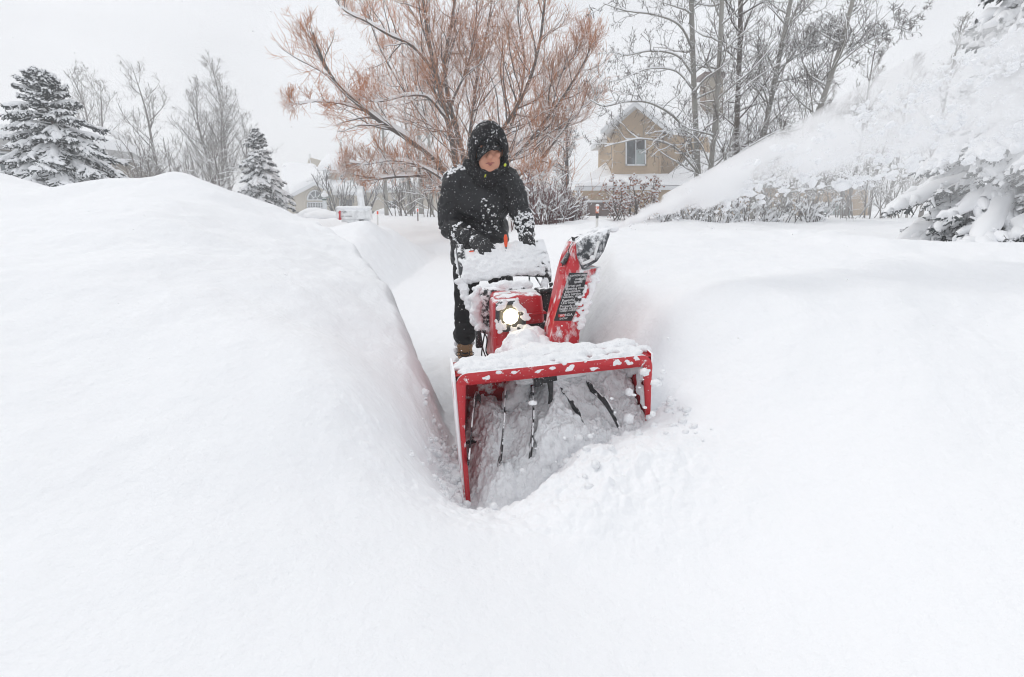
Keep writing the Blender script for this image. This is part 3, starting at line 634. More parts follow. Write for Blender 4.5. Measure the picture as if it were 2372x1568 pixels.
# ---- spruces loaded with snow
def spruce(base, H, Rb, label, seed, nb=150, pad=.07, tuft=.022, tip=3, z0=.04, group=None, droop=.16, sub=9, power=.85, sparse=1.0):
    r = np.random.default_rng(seed); b = np.array(base)
    T = catmull(np.array([b + (0, 0, -.2), b + (r.normal(0, .03), 0, H*.5), b + (0, 0, H)]), 14)[None]; R = (H*.017*(1 - np.linspace(0, .95, 14)))[None]
    t = np.sort(1 - r.random(nb)**.75*(1 - z0)); t = z0 + (1 - z0)*(t - t.min())/(t.max() - t.min())*.985
    az = np.arange(nb)*2.399 + r.normal(0, .3, nb); L = Rb*((1 - t)**power*.96 + .03)*r.uniform(.60, 1.16, nb)
    p = b + np.stack([np.zeros(nb), np.zeros(nb), t*H], 1); slope = np.interp(t, [0, .5, .8, .93, 1], [-.10, .05, .35, .8, 1.6]) + r.normal(0, .1, nb)
    D = np.stack([np.cos(az), np.sin(az), slope], 1); D /= np.linalg.norm(D, axis=1, keepdims=True)
    N = nb; K = 8; pts = np.empty((N, K + 1, 3)); pts[:, 0] = p
    for k in range(K):
        D[:, 2] += np.interp(t, [0, .6, .88, 1], [1, 1, .25, -.2])*(-droop if k < 5 else droop*.7) + r.normal(0, .03, N); D /= np.linalg.norm(D, axis=1, keepdims=True); pts[:, k + 1] = pts[:, k] + D*(L/K)[:, None]
    rad = (.010 + .012*L/Rb)[:, None]*(1 - .7*np.linspace(0, 1, K + 1))[None]
    # side sprays, flat, sweeping outwards and down
    n = N*sub*2; bi = np.repeat(np.arange(N), sub*2); tt = r.uniform(.22, 1, n); u = tt*K; i = np.minimum(u.astype(int), K - 1); f = (u - i)[:, None]
    q = pts[bi, i]*(1 - f) + pts[bi, i + 1]*f; Tn = pts[bi, i + 1] - pts[bi, i]; Tn /= np.linalg.norm(Tn, axis=1, keepdims=True)
    sd = np.cross(Tn, [0, 0, 1.0]); sd /= np.linalg.norm(sd, axis=1, keepdims=True) + 1e-9; sg = np.where(np.arange(n) % 2, 1, -1)[:, None]
    D2 = Tn*.75 + sd*sg*.75 + np.stack([np.zeros(n), np.zeros(n), r.normal(-.05, .15, n)], 1); D2 /= np.linalg.norm(D2, axis=1, keepdims=True)
    L2 = np.clip(L[bi]*.36*(1.25 - .8*tt), .08, .6)*r.uniform(.6, 1.15, n)
    s1, sr1 = grow(q, D2, L2, np.full(n, tuft*.8), 4, .06, -.05, r, .3)
    # hanging needle tufts
    allp = [(pts, rad + tuft*.5), (s1, sr1)]
    p3, D3, L3, R3, bb = spawn(s1, sr1, L2, 7, .1, 1, 55, 18, .42, 1, r); D3[:, 2] -= .35; D3 /= np.linalg.norm(D3, axis=1, keepdims=True)
    L3 = np.clip(L3, .05, .2); g3, gr3 = grow(p3, D3, L3, np.full(len(L3), tuft*.55), 2, .1, 0, r, .75)
    p4, D4, L4, R4, _ = spawn(pts, rad, L, 14, .25, 1, 60, 18, .1, 1, r); L4 = np.clip(L4, .06, .2); g4, gr4 = grow(p4, D4, L4, np.full(len(L4), tuft*.6), 2, .1, 0, r, .75)
    # snow pads along boughs and sprays
    w = lambda sh: .55 + .75*r.random(sh)
    pr = np.interp(np.linspace(0, 1, K + 1), [0, .3, .75, 1], [.25, .8, 1.1, .55])[None]*pad*(.45 + .75*(L/Rb))[:, None]*w((N, K + 1)); pp = pts.copy(); pp[:, :, 2] += pr*.55 + tuft*.4
    sel = r.random(n) < .72*sparse; k5 = np.array([.7, 1.0, .95, .75, .35])[None]
    pr2 = k5*pad*.62*(.5 + .7*(L[bi][sel]/Rb))[:, None]*w((sel.sum(), 5)); pp2 = s1[sel].copy(); pp2[:, :, 2] += pr2*.5 + tuft*.5
    sel3 = r.random(len(L3)) < .46*sparse; pr3 = np.array([.8, .8, .4])[None]*pad*.30*w((sel3.sum(), 3)); pp3 = g3[sel3].copy(); pp3[:, :, 2] += pr3*.4 + tuft*.4
    o = empty('spruce_tree', tuple(b), label=label, cat='tree', group=group)
    def part(nm, lst, S, mat, sm):
        Vs, Fs, n_ = [], [], 0
        for a_, c_ in lst:
            V, F = tubes_np(a_ - b, c_, S); Vs.append(V); Fs.append(F + n_); n_ += len(V)
        link(nm, mesh_np(nm, np.concatenate(Vs), np.concatenate(Fs), sm), mat, o)
    part('trunk', [(T, R)], 8, M['bark_dark'], True); part('crown', allp + [(g3, gr3), (g4, gr4)], 4, M['needle'], False); part('snow_cover', [(pp, pr), (pp2, pr2), (pp3, pr3)], 7, M['snow_far'], True)
    return o
b = photo_base(168, 10.5); spruce(b, P(64, 172, 10.5)[2] - b[2], 2.05, 'tall broad spruce loaded with snow at the left edge', 200, 230, .066, .026, sub=9, power=.78)
b = photo_base(616, 17); spruce(b, P(602, 302, 17)[2] - b[2], 1.30, 'smaller pointed spruce between the snow bank and the cream house', 201, 190, .065, .030, sub=7, power=.75)
b = photo_base(803, 56); spruce(b, P(803, 322, 56)[2] - b[2], 1.6, 'small dark spruce top beyond the cream house roof', 202, 110, .10, .05, sub=5, sparse=.5)
b = np.array([6.0, 5.9, gz(6.0, 5.9)]); spruce(b, 4.2, 1.3, 'heavily snow laden spruce half hidden by the plume at the right edge', 203, 190, .095, .030, sub=10, z0=.08, droop=.15, power=.42, sparse=.8)
# ---------------------------------------------------------------- snow blower (built in its own frame: +x picture right, +y to the rear, z up)
RED = (0.56, 0.012, 0.022)
M['red'] = snowy('red paint', RED, 0.28, 0, up=0.75, cov=-0.62, k=1.15, scale=11, sharp=5, var=0.08, coat=0.4, fleck=0.22, fscale=90)
M['red_hous'] = snowy('red housing paint', RED, 0.3, 0, up=0.9, cov=-0.32, k=1.5, scale=13, sharp=5, var=0.08, coat=0.3, fleck=0.22, fscale=80)
M['red_side'] = snowy('snow dusted red side', RED, 0.4, 0, up=0.6, cov=0.42, k=1.5, scale=9, sharp=4, var=0.08, fleck=0.25, fscale=70)
M['red_in'] = snowy('red inner paint', (0.50, 0.01, 0.02), 0.35, 0, up=-0.2, cov=-0.42, k=1.8, scale=6.5, sharp=5, var=0.1, fleck=0.2, fscale=70)
M['red_chute'] = snowy('red chute paint', RED, 0.3, 0, up=0.5, cov=-0.06, k=1.3, scale=14, sharp=3.0, var=0.08, coat=0.3, fleck=0.2, fscale=90, stretch=(1, 1, 0.55))
M['black'] = snowy('black plastic', (0.022, 0.023, 0.025), 0.45, 0, up=0.9, cov=-0.6, k=1.2, scale=22, sharp=5, fleck=0.25, fscale=110)
M['black_snowy'] = snowy('black plastic under blown snow', (0.03, 0.032, 0.035), 0.5, 0, up=0.7, cov=-0.02, k=1.5, scale=24, sharp=4, fleck=0.3, fscale=110)
M['grey_plastic'] = snowy('dark grey plastic', (0.045, 0.048, 0.055), 0.5, 0, up=0.9, cov=-0.55, k=1.3, scale=24, sharp=5, fleck=0.25, fscale=110)
M['defl'] = snowy('deflector plastic', (0.05, 0.057, 0.065), 0.5, 0, up=0.4, cov=0.12, k=1.5, scale=16, sharp=2.6, fleck=0.25, fscale=80)
M['steel'] = snowy('dark steel', (0.03, 0.03, 0.033), 0.4, 0.5, up=0.6, cov=-0.22, k=1.7, scale=20, sharp=5, fleck=0.2)
M['impeller'] = snowy('impeller steel', (0.10, 0.075, 0.085), 0.5, 0.3, up=0.5, cov=-0.25, k=1.2, scale=14, sharp=4, fleck=0.35, fscale=70)
M['label_black'] = snowy('black label', (0.018, 0.018, 0.02), 0.35, 0, up=0.0, cov=-0.12, k=1.5, scale=9, sharp=2.2, stretch=(1, 1, 0.6))
M['ink_white'] = plain('white print', (0.8, 0.8, 0.8), 0.5, var=0.02)
M['ink_red'] = plain('red print', (0.6, 0.03, 0.03), 0.5, var=0.02)
M['orange'] = plain('orange plastic', (0.85, 0.09, 0.02), 0.35, var=0.05)
M['rubber'] = snowy('rubber', (0.02, 0.02, 0.02), 0.8, 0, up=0.9, cov=-0.5, k=1.2, scale=25)
m, nt, out = new_mat('lamp light'); e = nt.nodes.new('ShaderNodeEmission'); e.inputs[0].default_value = (1.0, 0.82, 0.52, 1); e.inputs[1].default_value = 3.2
lw = nt.nodes.new('ShaderNodeTexCoord'); gr = nt.nodes.new('ShaderNodeTexGradient'); gr.gradient_type = 'SPHERICAL'
mpp = nt.nodes.new('ShaderNodeMapping'); mpp.inputs['Scale'].default_value = (22, 22, 22); nt.links.new(lw.outputs['Object'], mpp.inputs[0]); nt.links.new(mpp.outputs[0], gr.inputs[0])
st_ = math_(nt, 'MULTIPLY_ADD', gr.outputs[1], 14.0); st_.node.inputs[2].default_value = 1.25; nt.links.new(st_, e.inputs[1]); nt.links.new(e.outputs[0], out.inputs[0]); M['lamp'] = m

MA, MBETA = math.radians(10), math.radians(-2.75)
MO = np.array([.178, 1.69, 0.0])
MR = np.array(Matrix.Rotation(MA, 3, 'Z') @ Matrix.Rotation(MBETA, 3, 'Y'))
def PL(px, py, ly):
    r = MR.T @ ray(px, py); o = MR.T @ (cC - MO); t = (ly - o[1]) / r[1]; return o + r * t
def toworld(p): return MO + MR @ np.asarray(p, float)
SB = empty('snow_blower', tuple(MO), label='red and black two stage snow blower with lit headlight, caked in snow', cat='snow blower')
SB.rotation_euler = Matrix(MR.tolist()).to_euler()

# auger housing: top, curved back and sides from one profile, plus a flanged front lip
prof = [(0.0, .560), (.10, .562), (.20, .545), (.29, .49), (.345, .40), (.36, .30), (.345, .18), (.30, .09), (.20, .03), (.05, .012)]
XL, XR = -.362, .392
G = []
for x in np.linspace(XL, XR, 40): G.append([(x, y, z) for y, z in prof])
mb = MB(); mb.grid(np.array(G))
o = mb.build('auger_housing', M['red_in'], SB, True); md = o.modifiers.new('t', 'SOLIDIFY'); md.thickness = 0.006; md.offset = 1; bake(o)
side = [(0, .015), (.25, .0), (.37, .10), (.385, .35), (.33, .49), (.22, .565), (.05, .578), (0, .572)]
for x in (XL - .004, XR + .004):
    s_ = MB().prism(side, x - .004, x + .004, 'x').build('side_plate', [M['red_in'], M['red_side']], SB, bevel=.002)
    out_n = -1 if x < 0 else 1
    for p in s_.data.polygons:
        if p.normal.x * out_n > .5 or abs(p.normal.x) < .5: p.material_index = 1
def band(path, wdir, w, t):
    path = np.asarray(path, float); wdir = np.asarray(wdir, float); G = []
    A = path; 
    T = np.gradient(path, axis=0); T /= np.linalg.norm(T, axis=1)[:, None]
    N = np.cross(T, wdir); N /= np.linalg.norm(N, axis=1)[:, None]
    ring = np.stack([A - wdir*w/2 - N*t/2, A + wdir*w/2 - N*t/2, A + wdir*w/2 + N*t/2, A - wdir*w/2 + N*t/2], 1)
    ring = np.concatenate([ring, ring[:, :1]], 1)
    return ring
rc = .045; z0, z1 = .02, .572
path = [(XL, z) for z in np.linspace(z0, z1 - rc, 12)] + [(XL + rc - rc*math.cos(a), z1 - rc + rc*math.sin(a)) for a in np.linspace(0, math.pi/2, 8)[1:]]
path += [(x, z1) for x in np.linspace(XL + rc, XR - rc, 24)[1:]] + [(XR - rc + rc*math.sin(a), z1 - rc + rc*math.cos(a)) for a in np.linspace(0, math.pi/2, 8)[1:]]
path += [(XR, z) for z in np.linspace(z1 - rc, z0, 12)[1:]]
pa = np.array([(x, -.004, z) for x, z in path])
mid_ = np.array([(XL + XR) / 2, -.004, .25])
# front lip: a flange about 3.5 cm wide at the top, narrow on the sides
T_ = np.gradient(pa, axis=0); T_ /= np.linalg.norm(T_, axis=1)[:, None]; Nn = np.stack([T_[:, 2], np.zeros(len(pa)), -T_[:, 0]], 1)
wv = np.where(pa[:, 2] > .5, .046, .018); wv = np.convolve(np.pad(wv, 3, mode='edge'), np.ones(7) / 7, 'valid')
inn = pa + Nn * wv[:, None]
ring = np.stack([pa + (0, -.006, 0), inn + (0, -.006, 0), inn + (0, .006, 0), pa + (0, .03, 0), pa + (0, -.006, 0)], 1)
MB().grid(ring).build('front_lip', M['red_hous'], SB, True)
# impeller throat
mb = MB(); c_ = np.array([.02, .325, .165]); R_ = .185
aa = np.linspace(0, 2*math.pi, 49)
for r0, y0, r1, y1 in ((R_, .30, R_ - .004, .31), (R_ - .004, .31, R_ - .02, .345), (R_ - .02, .345, .03, .35)):
    mb.grid(np.stack([np.stack([c_[0] + r*np.cos(aa), np.full_like(aa, y), c_[2] + r*np.sin(aa)], -1) for r, y in ((r0, y0), (r1, y1))]))
mb.tube([(c_[0] + R_*math.cos(a), .30, c_[2] + R_*math.sin(a)) for a in aa], .007, 6, False)
mb.build('impeller_throat', M['impeller'], SB, True)
mb = MB()
for k in range(4):
    a = k*math.pi/2 + .5; u = np.array([math.cos(a), 0, math.sin(a)])
    mb.box(c_ + u*.09 + (0, -.03, 0), (.16, .05, .008), rotm(0, -a, 0))
mb.ell(c_ + (0, -.04, 0), (.035, .05, .035)); mb.build('impeller', M['impeller'], SB, True)
# augers: two toothed helical ribbons on each side of the gear case, plus shaft
AX = np.array([0, .165, .215])
def ribbon(x0, x1, turns, ph, R0=.185, w=.042):
    t = np.linspace(0, 1, 90); a = ph + turns*2*math.pi*t; x = x0 + (x1 - x0)*t
    tooth = 1 + .05*np.sign(np.sin(t*turns*36))
    o_ = np.stack([x, AX[1] + R0*tooth*np.cos(a), AX[2] + R0*tooth*np.sin(a)], -1); i_ = np.stack([x, AX[1] + (R0-w)*np.cos(a), AX[2] + (R0-w)*np.sin(a)], -1)
    return np.stack([o_ - (.002, 0, 0), o_ + (.002, 0, 0), i_ + (.002, 0, 0), i_ - (.002, 0, 0), o_ - (.002, 0, 0)], 1)
def blade(xf, pitch, sgn, xmin, xmax, R0=.195, w=.034):
    a = np.linspace(-4*math.pi, 4*math.pi, 500); x = xf + sgn*a*pitch/(2*math.pi); k = (x > xmin) & (x < xmax); a = a[k] + math.pi; x = x[k]
    tooth = 1 + .035*np.sign(np.sin(a*9)); e = np.array([.0025, 0, 0])
    o_ = np.stack([x, AX[1] + R0*tooth*np.cos(a), AX[2] + R0*tooth*np.sin(a)], -1); i_ = np.stack([x, AX[1] + (R0-w)*np.cos(a), AX[2] + (R0-w)*np.sin(a)], -1)
    MB().grid(np.stack([o_ - e, o_ + e, i_ + e, i_ - e, o_ - e], 1)).build('auger_blade', M['steel'], SB)
blade(PL(1158, 1040, -.03)[0], .24, -1, -.345, -.03); blade(PL(1228, 1040, -.03)[0], .24, -1, -.345, -.03)
blade(PL(1375, 992, -.03)[0], .34, 1, .05, .37); blade(PL(1452, 962, -.03)[0], .34, 1, .05, .37)
mb = MB().tube([(XL, AX[1], AX[2]), (XR, AX[1], AX[2])], .013, 10)
mb.build('auger_shaft', M['black_snowy'], SB, True)
mb = MB().ell((.015, AX[1] + .02, AX[2]), (.05, .10, .06)); mb.tube([(.015, AX[1], AX[2]), (.015, .34, .18)], .03, 12); mb.build('gear_case', M['steel'], SB, True)
# black support bracket under the top centre with its hanger
mb = MB(); b0 = PL(1268, 878, .02)
mb.box(b0 + (-.005, .03, .0), (.085, .06, .03), rotm(0, -.12, 0)); mb.box(b0 + (-.035, .01, -.005), (.03, .03, .04)); mb.tube([b0 + (.012, .01, -.01), b0 + (.02, .03, -.07), b0 + (.03, .09, -.14), (.02, AX[1] + .05, AX[2] + .05)], (.012, .009, .009, .012), 8)
mb.build('support_bracket', M['black'], SB, True)

# chute: tapering channel leaning to picture right, label on the front
YF = .45
q = {k: PL(*v, YF) for k, v in dict(bl=(1262, 800), br=(1340, 812), m_r=(1347, 740), tr=(1388, 618), n_r=(1352, 626), n_l=(1338, 596), tl=(1334, 560), k1=(1322, 588), k2=(1309, 627)).items()}
q['bl'] += (.004, 0, -.06); q['br'] += (-.006, 0, -.06)
outl = [q[k] for k in ('bl', 'br', 'm_r', 'tr', 'n_r', 'n_l', 'tl', 'k1', 'k2')]
cen = np.mean([q['bl'], q['br'], q['k2'], q['m_r']], axis=0)
mb = MB(); dep = .135
front = np.array(outl); back = front + (0.0, dep, 0); n = len(front)
mb.add(np.concatenate([front, back, [cen]]), np.stack([np.arange(n), (np.arange(n)+1) % n, (np.arange(n)+1) % n + n, np.arange(n)+n], 1))
mb.F3.append(np.stack([np.full(n, 2*n), (np.arange(n)+1) % n, np.arange(n)], 1))
mb.build('chute', M['red_chute'], SB, bevel=.006)
# ring collar at the chute foot
cb = (q['bl'] + q['br']) / 2 + (0, dep/2, .02)
mb = MB(); aa = np.linspace(0, 2*math.pi, 33)
mb.grid(np.stack([np.stack([cb[0] + r*np.cos(aa), cb[1] + r*np.sin(aa), np.full_like(aa, z)], -1) for r, z in ((.10, cb[2]-.06), (.105, cb[2]-.03), (.115, cb[2]-.03), (.115, cb[2]-.005), (.09, cb[2]-.005))]))
mb.build('chute_collar', M['red'], SB, True)
lab = [PL(*v, YF - .0035) for v in ((1283, 743), (1324, 743), (1348, 690), (1361, 632), (1319, 632))]
mb = MB(); n = len(lab); F_ = np.array(lab); mb.add(np.concatenate([F_, F_ + (0, .003, 0), [F_.mean(0)]]), np.stack([np.arange(n), (np.arange(n)+1) % n, (np.arange(n)+1) % n + n, np.arange(n)+n], 1))
mb.F3.append(np.stack([np.full(n, 2*n), np.arange(n), (np.arange(n)+1) % n], 1))
LB = mb.build('label', M['label_black'], SB)
lines = [('Caution', 1324, 641, .8), ('Operating Control', 1322, 650, 1), ('for high output', 1323, 659, 1), ('Drift cutter', 1321, 668, .8), ('Easy chute', 1309, 679, .9), ('and remote operation', 1306, 688, 1), ('electric adjust', 1304, 696, 1), ('Easy starting', 1301, 705, .9), ('cold weather', 1299, 712, .9),
         ('Powerful', 1297, 700 + 21.5, .9)]
lines = [('Operating Control', 1322, 647, 9), ('output', 1337, 657, 9), ('speed', 1341, 666, 9), ('Drive unit', 1308, 678, 9), ('steering control', 1306, 687, 9), ('adjustment', 1304, 695, 9), ('Easy starting', 1301, 704, 9), ('cold engine', 1299, 711, 9),
         ('Powerful', 1296, 700 + 21, 9), ('LED headlight', 1294, 700 + 0, 9)]
lines = [('control panel', 1323, 644), ('output', 1338, 654), ('speed', 1343, 662), ('Drive unit', 1310, 674), ('steering control', 1308, 682), ('adjustment', 1306, 690),
         ('Easy service', 1303, 698), ('electric starter', 1301, 705), ('Powerful', 1299, 715), ('LED headlight', 1296, 722), ('Properly angle', 1294, 731.5), ('height adjustment', 1291, 738.5)]
rise = np.array([PL(1291, 743, YF) - PL(1291, 735, YF)])
def ztext(s, px, py, hpx, mat, nm='print'):
    p = PL(px, py, YF - .0045); sz = np.linalg.norm(PL(px, py + hpx, YF) - PL(px, py, YF))
    return text_mesh(nm, s, sz, M[mat], LB, tuple(p), (math.pi/2, 0, 0))
scl = .82
for s, px, py in lines:
    yy = 632 + (py - 640) * scl + 3; xx = 1319 - (yy - 632) * (36/111) + 4 + (0 if s not in ('output', 'speed') else 14)
    ztext(s, xx, yy, 8.2, 'ink_white')
ztext('Clean nozzle out', 1296, 720.5, 8, 'ink_white')
bp_ = PL(1301, 731, YF - .0040); MB().box(bp_, (.030, .001, .013)).build('badge', M['ink_red'], LB)
ztext('HONDA', 1296.5, 731, 8, 'ink_white'); ztext('SNOW', 1296, 738.5, 6, 'ink_white')

# deflector: hooded flap at the chute head pointing to picture right
dl = [PL(*v, YF - .012) for v in ((1350, 626), (1384, 606), (1400, 582), (1412, 548), (1418, 527), (1402, 530), (1375, 541), (1352, 550), (1337, 562), (1338, 594))]
mb = MB(); n = len(dl); F_ = np.array(dl); B_ = F_ + (0, dep + .024, 0); bul = np.concatenate([F_.mean(0, keepdims=True) + (0, -.018, 0), B_.mean(0, keepdims=True) + (0, .018, 0)])
mb.add(np.concatenate([F_, B_, bul]), np.stack([np.arange(n), (np.arange(n)+1) % n, (np.arange(n)+1) % n + n, np.arange(n)+n], 1))
mb.F3.append(np.stack([np.full(n, 2*n), (np.arange(n)+1) % n, np.arange(n)], 1)); mb.F3.append(np.stack([np.full(n, 2*n+1), np.arange(n)+n, (np.arange(n)+1) % n + n], 1))
DF = mb.build('chute_deflector', M['defl'], SB, bevel=.006)
mb = MB()
mb.tube([PL(*v, YF - .04) for v in ((1387, 558), (1381, 580), (1376, 598))], .006, 8); mb.tube([PL(*v, YF - .04) for v in ((1376, 598), (1362, 606), (1349, 611))], .007, 8); mb.ell(PL(1372, 597, YF - .045), .012)
mb.build('link_arm', M['ink_white'], DF, True)
MB().tube([PL(*v, YF + .05) for v in ((1338, 556), (1327, 555), (1325, 550), (1330, 552), (1344, 548))], .006, 6).build('cable_hook', M['black'], DF, True)
# return spring with its wire and red tab
a0, a1 = PL(1318, 587, YF + .02), PL(1303, 611, YF + .02); ax = (a1 - a0); L_ = np.linalg.norm(ax); ax /= L_
s1 = np.cross(ax, (0, 1, 0)); s1 /= np.linalg.norm(s1); s2 = np.cross(ax, s1)
t = np.linspace(0, 1, 150)[:, None]; hel = a0 + ax*L_*t + .011*(np.cos(t*2*math.pi*12)*s1 + np.sin(t*2*math.pi*12)*s2)
mb = MB().tube(hel, .0022, 5); mb.tube([a0, PL(1316, 580, YF+.02), PL(1322, 567, YF + .03), PL(1328, 556, YF+.05)], .0025, 5); mb.tube([a1, PL(1303, 618, YF + .02)], .0025, 5)
mb.build('return_spring', M['black'], SB, True)
mb = MB(); tc_ = PL(1303, 626, YF + .01); aa = np.linspace(0, 2*math.pi, 13)
sq = np.array([[math.copysign(min(1, abs(1.3*math.cos(a))), math.cos(a)), math.copysign(min(1, abs(1.3*math.sin(a))), math.sin(a))] for a in aa])
ri = np.stack([tc_ + np.stack([r*u[:, 0], np.full(13, y), r*u[:, 1]], -1) for r, u, y in ((.017, sq, -.003), (.0075, np.stack([np.cos(aa), np.sin(aa)], 1), -.003), (.0075, np.stack([np.cos(aa), np.sin(aa)], 1), .003), (.017, sq, .003), (.017, sq, -.003))])
mb.grid(ri); mb.build('spring_tab', M['red'], SB)

# engine cover, headlight, lower body
def rbox(name, x0, x1, y0, y1, z0, z1, mat, taper=0, bev=.02, lean=0):
    mb = MB().hexa([(x0, y0, z0), (x1, y0, z0), (x1, y1, z0), (x0, y1, z0), (x0+taper, y0+lean, z1), (x1-taper, y0+lean, z1), (x1-taper, y1-taper, z1), (x0+taper, y1-taper, z1)])
    return mb.build(name, mat, SB, bevel=bev, seg=3)
EC = rbox('engine_cover', -.125, .142, .68, 1.00, .555, .712, M['red'], .012, .022)
mb = MB()
for sx in (1,): mb.grid(np.array([[(.142*c + .0, .0, 0)] for c in (1, 1)]).reshape(2, 1, 3)) if False else None
MB().hexa([(-.132, .672, .607), (.149, .672, .607), (.149, 1.01, .607), (-.132, 1.01, .607), (-.132, .672, .617), (.149, .672, .617), (.149, 1.01, .617), (-.132, 1.01, .617)]).build('cover_seam', M['red'], EC, bevel=.004)
MB().box((.075, .80, .7125), (.085, .09, .004), rotm(.0, 0, .05)).build('warning_sticker', M['ink_white'], EC, bevel=.001)
MB().box((-.045, .79, .7125), (.06, .05, .004)).build('warning_sticker', M['ink_white'], EC, bevel=.001)
rbox('headlight_body', -.145, .02, .615, .80, .40, .700, M['red'], .014, .02, .012)
rbox('lower_body', -.165, .12, .56, .95, .15, .50, M['red'], .03, .02, .06)
hl = np.array([PL(*v, .600) for v in ((1150, 706), (1162, 699), (1199, 697), (1211, 710), (1221, 735), (1216, 762), (1195, 768), (1158, 769), (1149, 750))])
mb = MB(); n = len(hl); c0 = hl.mean(0); back = hl + (0, .05, 0); rim = c0 + (hl - c0)*.86 + (0, -.008, 0); inn_ = c0 + (hl - c0)*.70 + (0, .012, 0)
G = np.stack([back, hl, rim, inn_, np.repeat(c0[None] + (0, .014, 0), n, 0)]); G = np.concatenate([G, G[:, :1]], 1); mb.grid(G)
HL = mb.build('headlight', M['grey_plastic'], SB, True)
lc = PL(1183, 733, .598); mb = MB(); mb.ell((0, 0, 0), (.040, .016, .041)); ln = mb.build('lens', M['lamp'], HL, True); ln.location = tuple(lc)
# black engine parts to the right, snow-crusted starter box to the left
AC = rbox('air_cleaner', .135, .235, .78, 1.0, .50, .700, M['black'], .012, .02)
mb = MB().tube([(.14, .775, .705), (.20, .775, .712), (.25, .80, .712)], .014, 8); mb.tube([(.20, .80, .71), (.205, .80, .735)], .006, 6); mb.ell((.206, .80, .738), .012); mb.build('choke_knob', M['black'], AC, True)
rbox('engine_block', -.10, .16, .72, 1.05, .30, .56, M['black'], 0, .02)
rbox('muffler_guard', -.185, .09, .86, 1.05, .50, .73, M['black_snowy'], .008, .02)
# crawler tracks
for x in (-.235, .235):
    mb = MB(); pr = [(.62 + .10*math.cos(a), .10 + .10*math.sin(a)) for a in np.linspace(math.pi*1.5, math.pi*.5, 9)] + [(1.12 + .10*math.cos(a), .12 + .10*math.sin(a)) for a in np.linspace(math.pi*.5, -math.pi*.5, 9)]
    mb.prism(pr, x - .05, x + .05, 'x')
    for k in range(14): mb.box((x, .62 + .5*k/13, .012), (.11, .014, .02)); mb.box((x, .62 + .5*k/13, .21), (.11, .014, .02))
    mb.build('crawler_track', M['rubber'], SB)
# console: sloping control panel with grips at both ends
XA, XB = -.245, .268
wed = [(1.26, .905), (1.215, .912), (1.10, .812), (1.075, .765), (1.085, .722), (1.11, .718), (1.24, .80), (1.27, .87)]
G = []
for x in np.linspace(XA, XB, 24):
    u = (x - XA)/(XB - XA); arch = .028*math.sin(math.pi*u)
    G.append([(x, y, z + (.02*u if z > .8 else .006*u) + (arch if z < .78 else 0)) for y, z in wed] + [(x, wed[0][0], wed[0][1] + .02*u)])
mb = MB(); mb.grid(np.array(G))
for g_ in (G[0], G[-1]):
    c = np.mean(g_[:-1], axis=0); b_ = mb.n; mb.add(np.concatenate([g_[:-1], [c]]), np.zeros((0, 3), int)); k = len(g_) - 1
    mb.F3.append(b_ + np.array([[k, i, (i+1) % k] for i in range(k)]))
CN = mb.build('control_panel', M['black_snowy'], SB, bevel=.008)
for x, mm in ((XA + .012, 1), (XB - .008, 1)):
    MB().prism([(1.30, .93), (1.24, .945), (1.10, .83), (1.07, .75), (1.08, .70), (1.12, .70), (1.25, .80), (1.30, .87)], x - .022, x + .022, 'x').build('panel_end', M['black_snowy'] if x > 0 else M['grey_plastic'], CN, bevel=.008)
lv = PL(1099, 588, 1.20)
MB().hexa([lv + d for d in ((-.03, -.02, -.06), (.03, -.02, -.06), (.03, .05, -.06), (-.03, .05, -.06), (-.022, -.0, .03), (.022, -.0, .03), (.022, .04, .03), (-.022, .04, .03))]).build('throttle_box', M['grey_plastic'], CN, bevel=.008)
MB().box(PL(1092, 582, 1.185), (.028, .006, .007)).build('throttle_mark', M['orange'], CN, bevel=.002)
k0 = PL(1172, 572, 1.20); k1 = PL(1171, 543, 1.205)
st = MB().tube([PL(1173, 590, 1.19), k0], .006, 8).build('chute_lever', M['black'], CN, True)
MB().tube([k0, k0*.7 + k1*.3, k0*.25 + k1*.75, k1], (.0075, .0105, .0115, .006), 12).build('lever_grip', M['orange'], st, True)
# handlebars with loops for the grips
def bar(name, pts, r, mat, parent=SB, n=10): return MB().tube(np.array(pts), r, n).build(name, mat, parent, True)
sp = lambda pts, k=24: catmull(np.array(pts), k)
bar('handlebar', sp([PL(1068, 640, 1.10), PL(1073, 668, 1.06), PL(1090, 712, 1.0), PL(1106, 748, .96), PL(1128, 764, .93), PL(1150, 768, .9)]), .017, M['black_snowy'])
bar('handlebar', sp([PL(1262, 620, 1.12), PL(1264, 650, 1.08), PL(1258, 690, 1.02), PL(1245, 740, .98), PL(1235, 760, .95)]), .016, M['black_snowy'])
bar('grip_loop', sp([PL(1068, 640, 1.14), PL(1060, 610, 1.20), PL(1056, 582, 1.27), PL(1064, 574, 1.30), PL(1074, 580, 1.30), PL(1080, 610, 1.20), PL(1082, 640, 1.13)]), .010, M['black_snowy'], CN)
bar('grip_loop', sp([PL(1268, 640, 1.12), PL(1264, 612, 1.18), PL(1257, 578, 1.26), PL(1248, 567, 1.30), PL(1238, 570, 1.30), PL(1238, 585, 1.26), PL(1248, 610, 1.2)]), .010, M['black_snowy'], CN)
bar('grip', [PL(1104, 578, 1.22), PL(1112, 572, 1.40)], .018, M['black'], CN); bar('grip', [PL(1236, 575, 1.22), PL(1218, 566, 1.42)], .018, M['black'], CN)
bar('clutch_lever', sp([PL(1206, 585, 1.24), PL(1204, 568, 1.26), PL(1211, 563, 1.27), PL(1216, 572, 1.26), PL(1213, 586, 1.24)]), .008, M['black_snowy'], CN)
for a, b in (((1170, 640), (1170, 668)), ((1226, 640), (1228, 690)), ((1240, 640), (1266, 682))): bar('control_rod', [PL(*a, 1.12), PL(*b, 1.0)], .0045, M['black'])
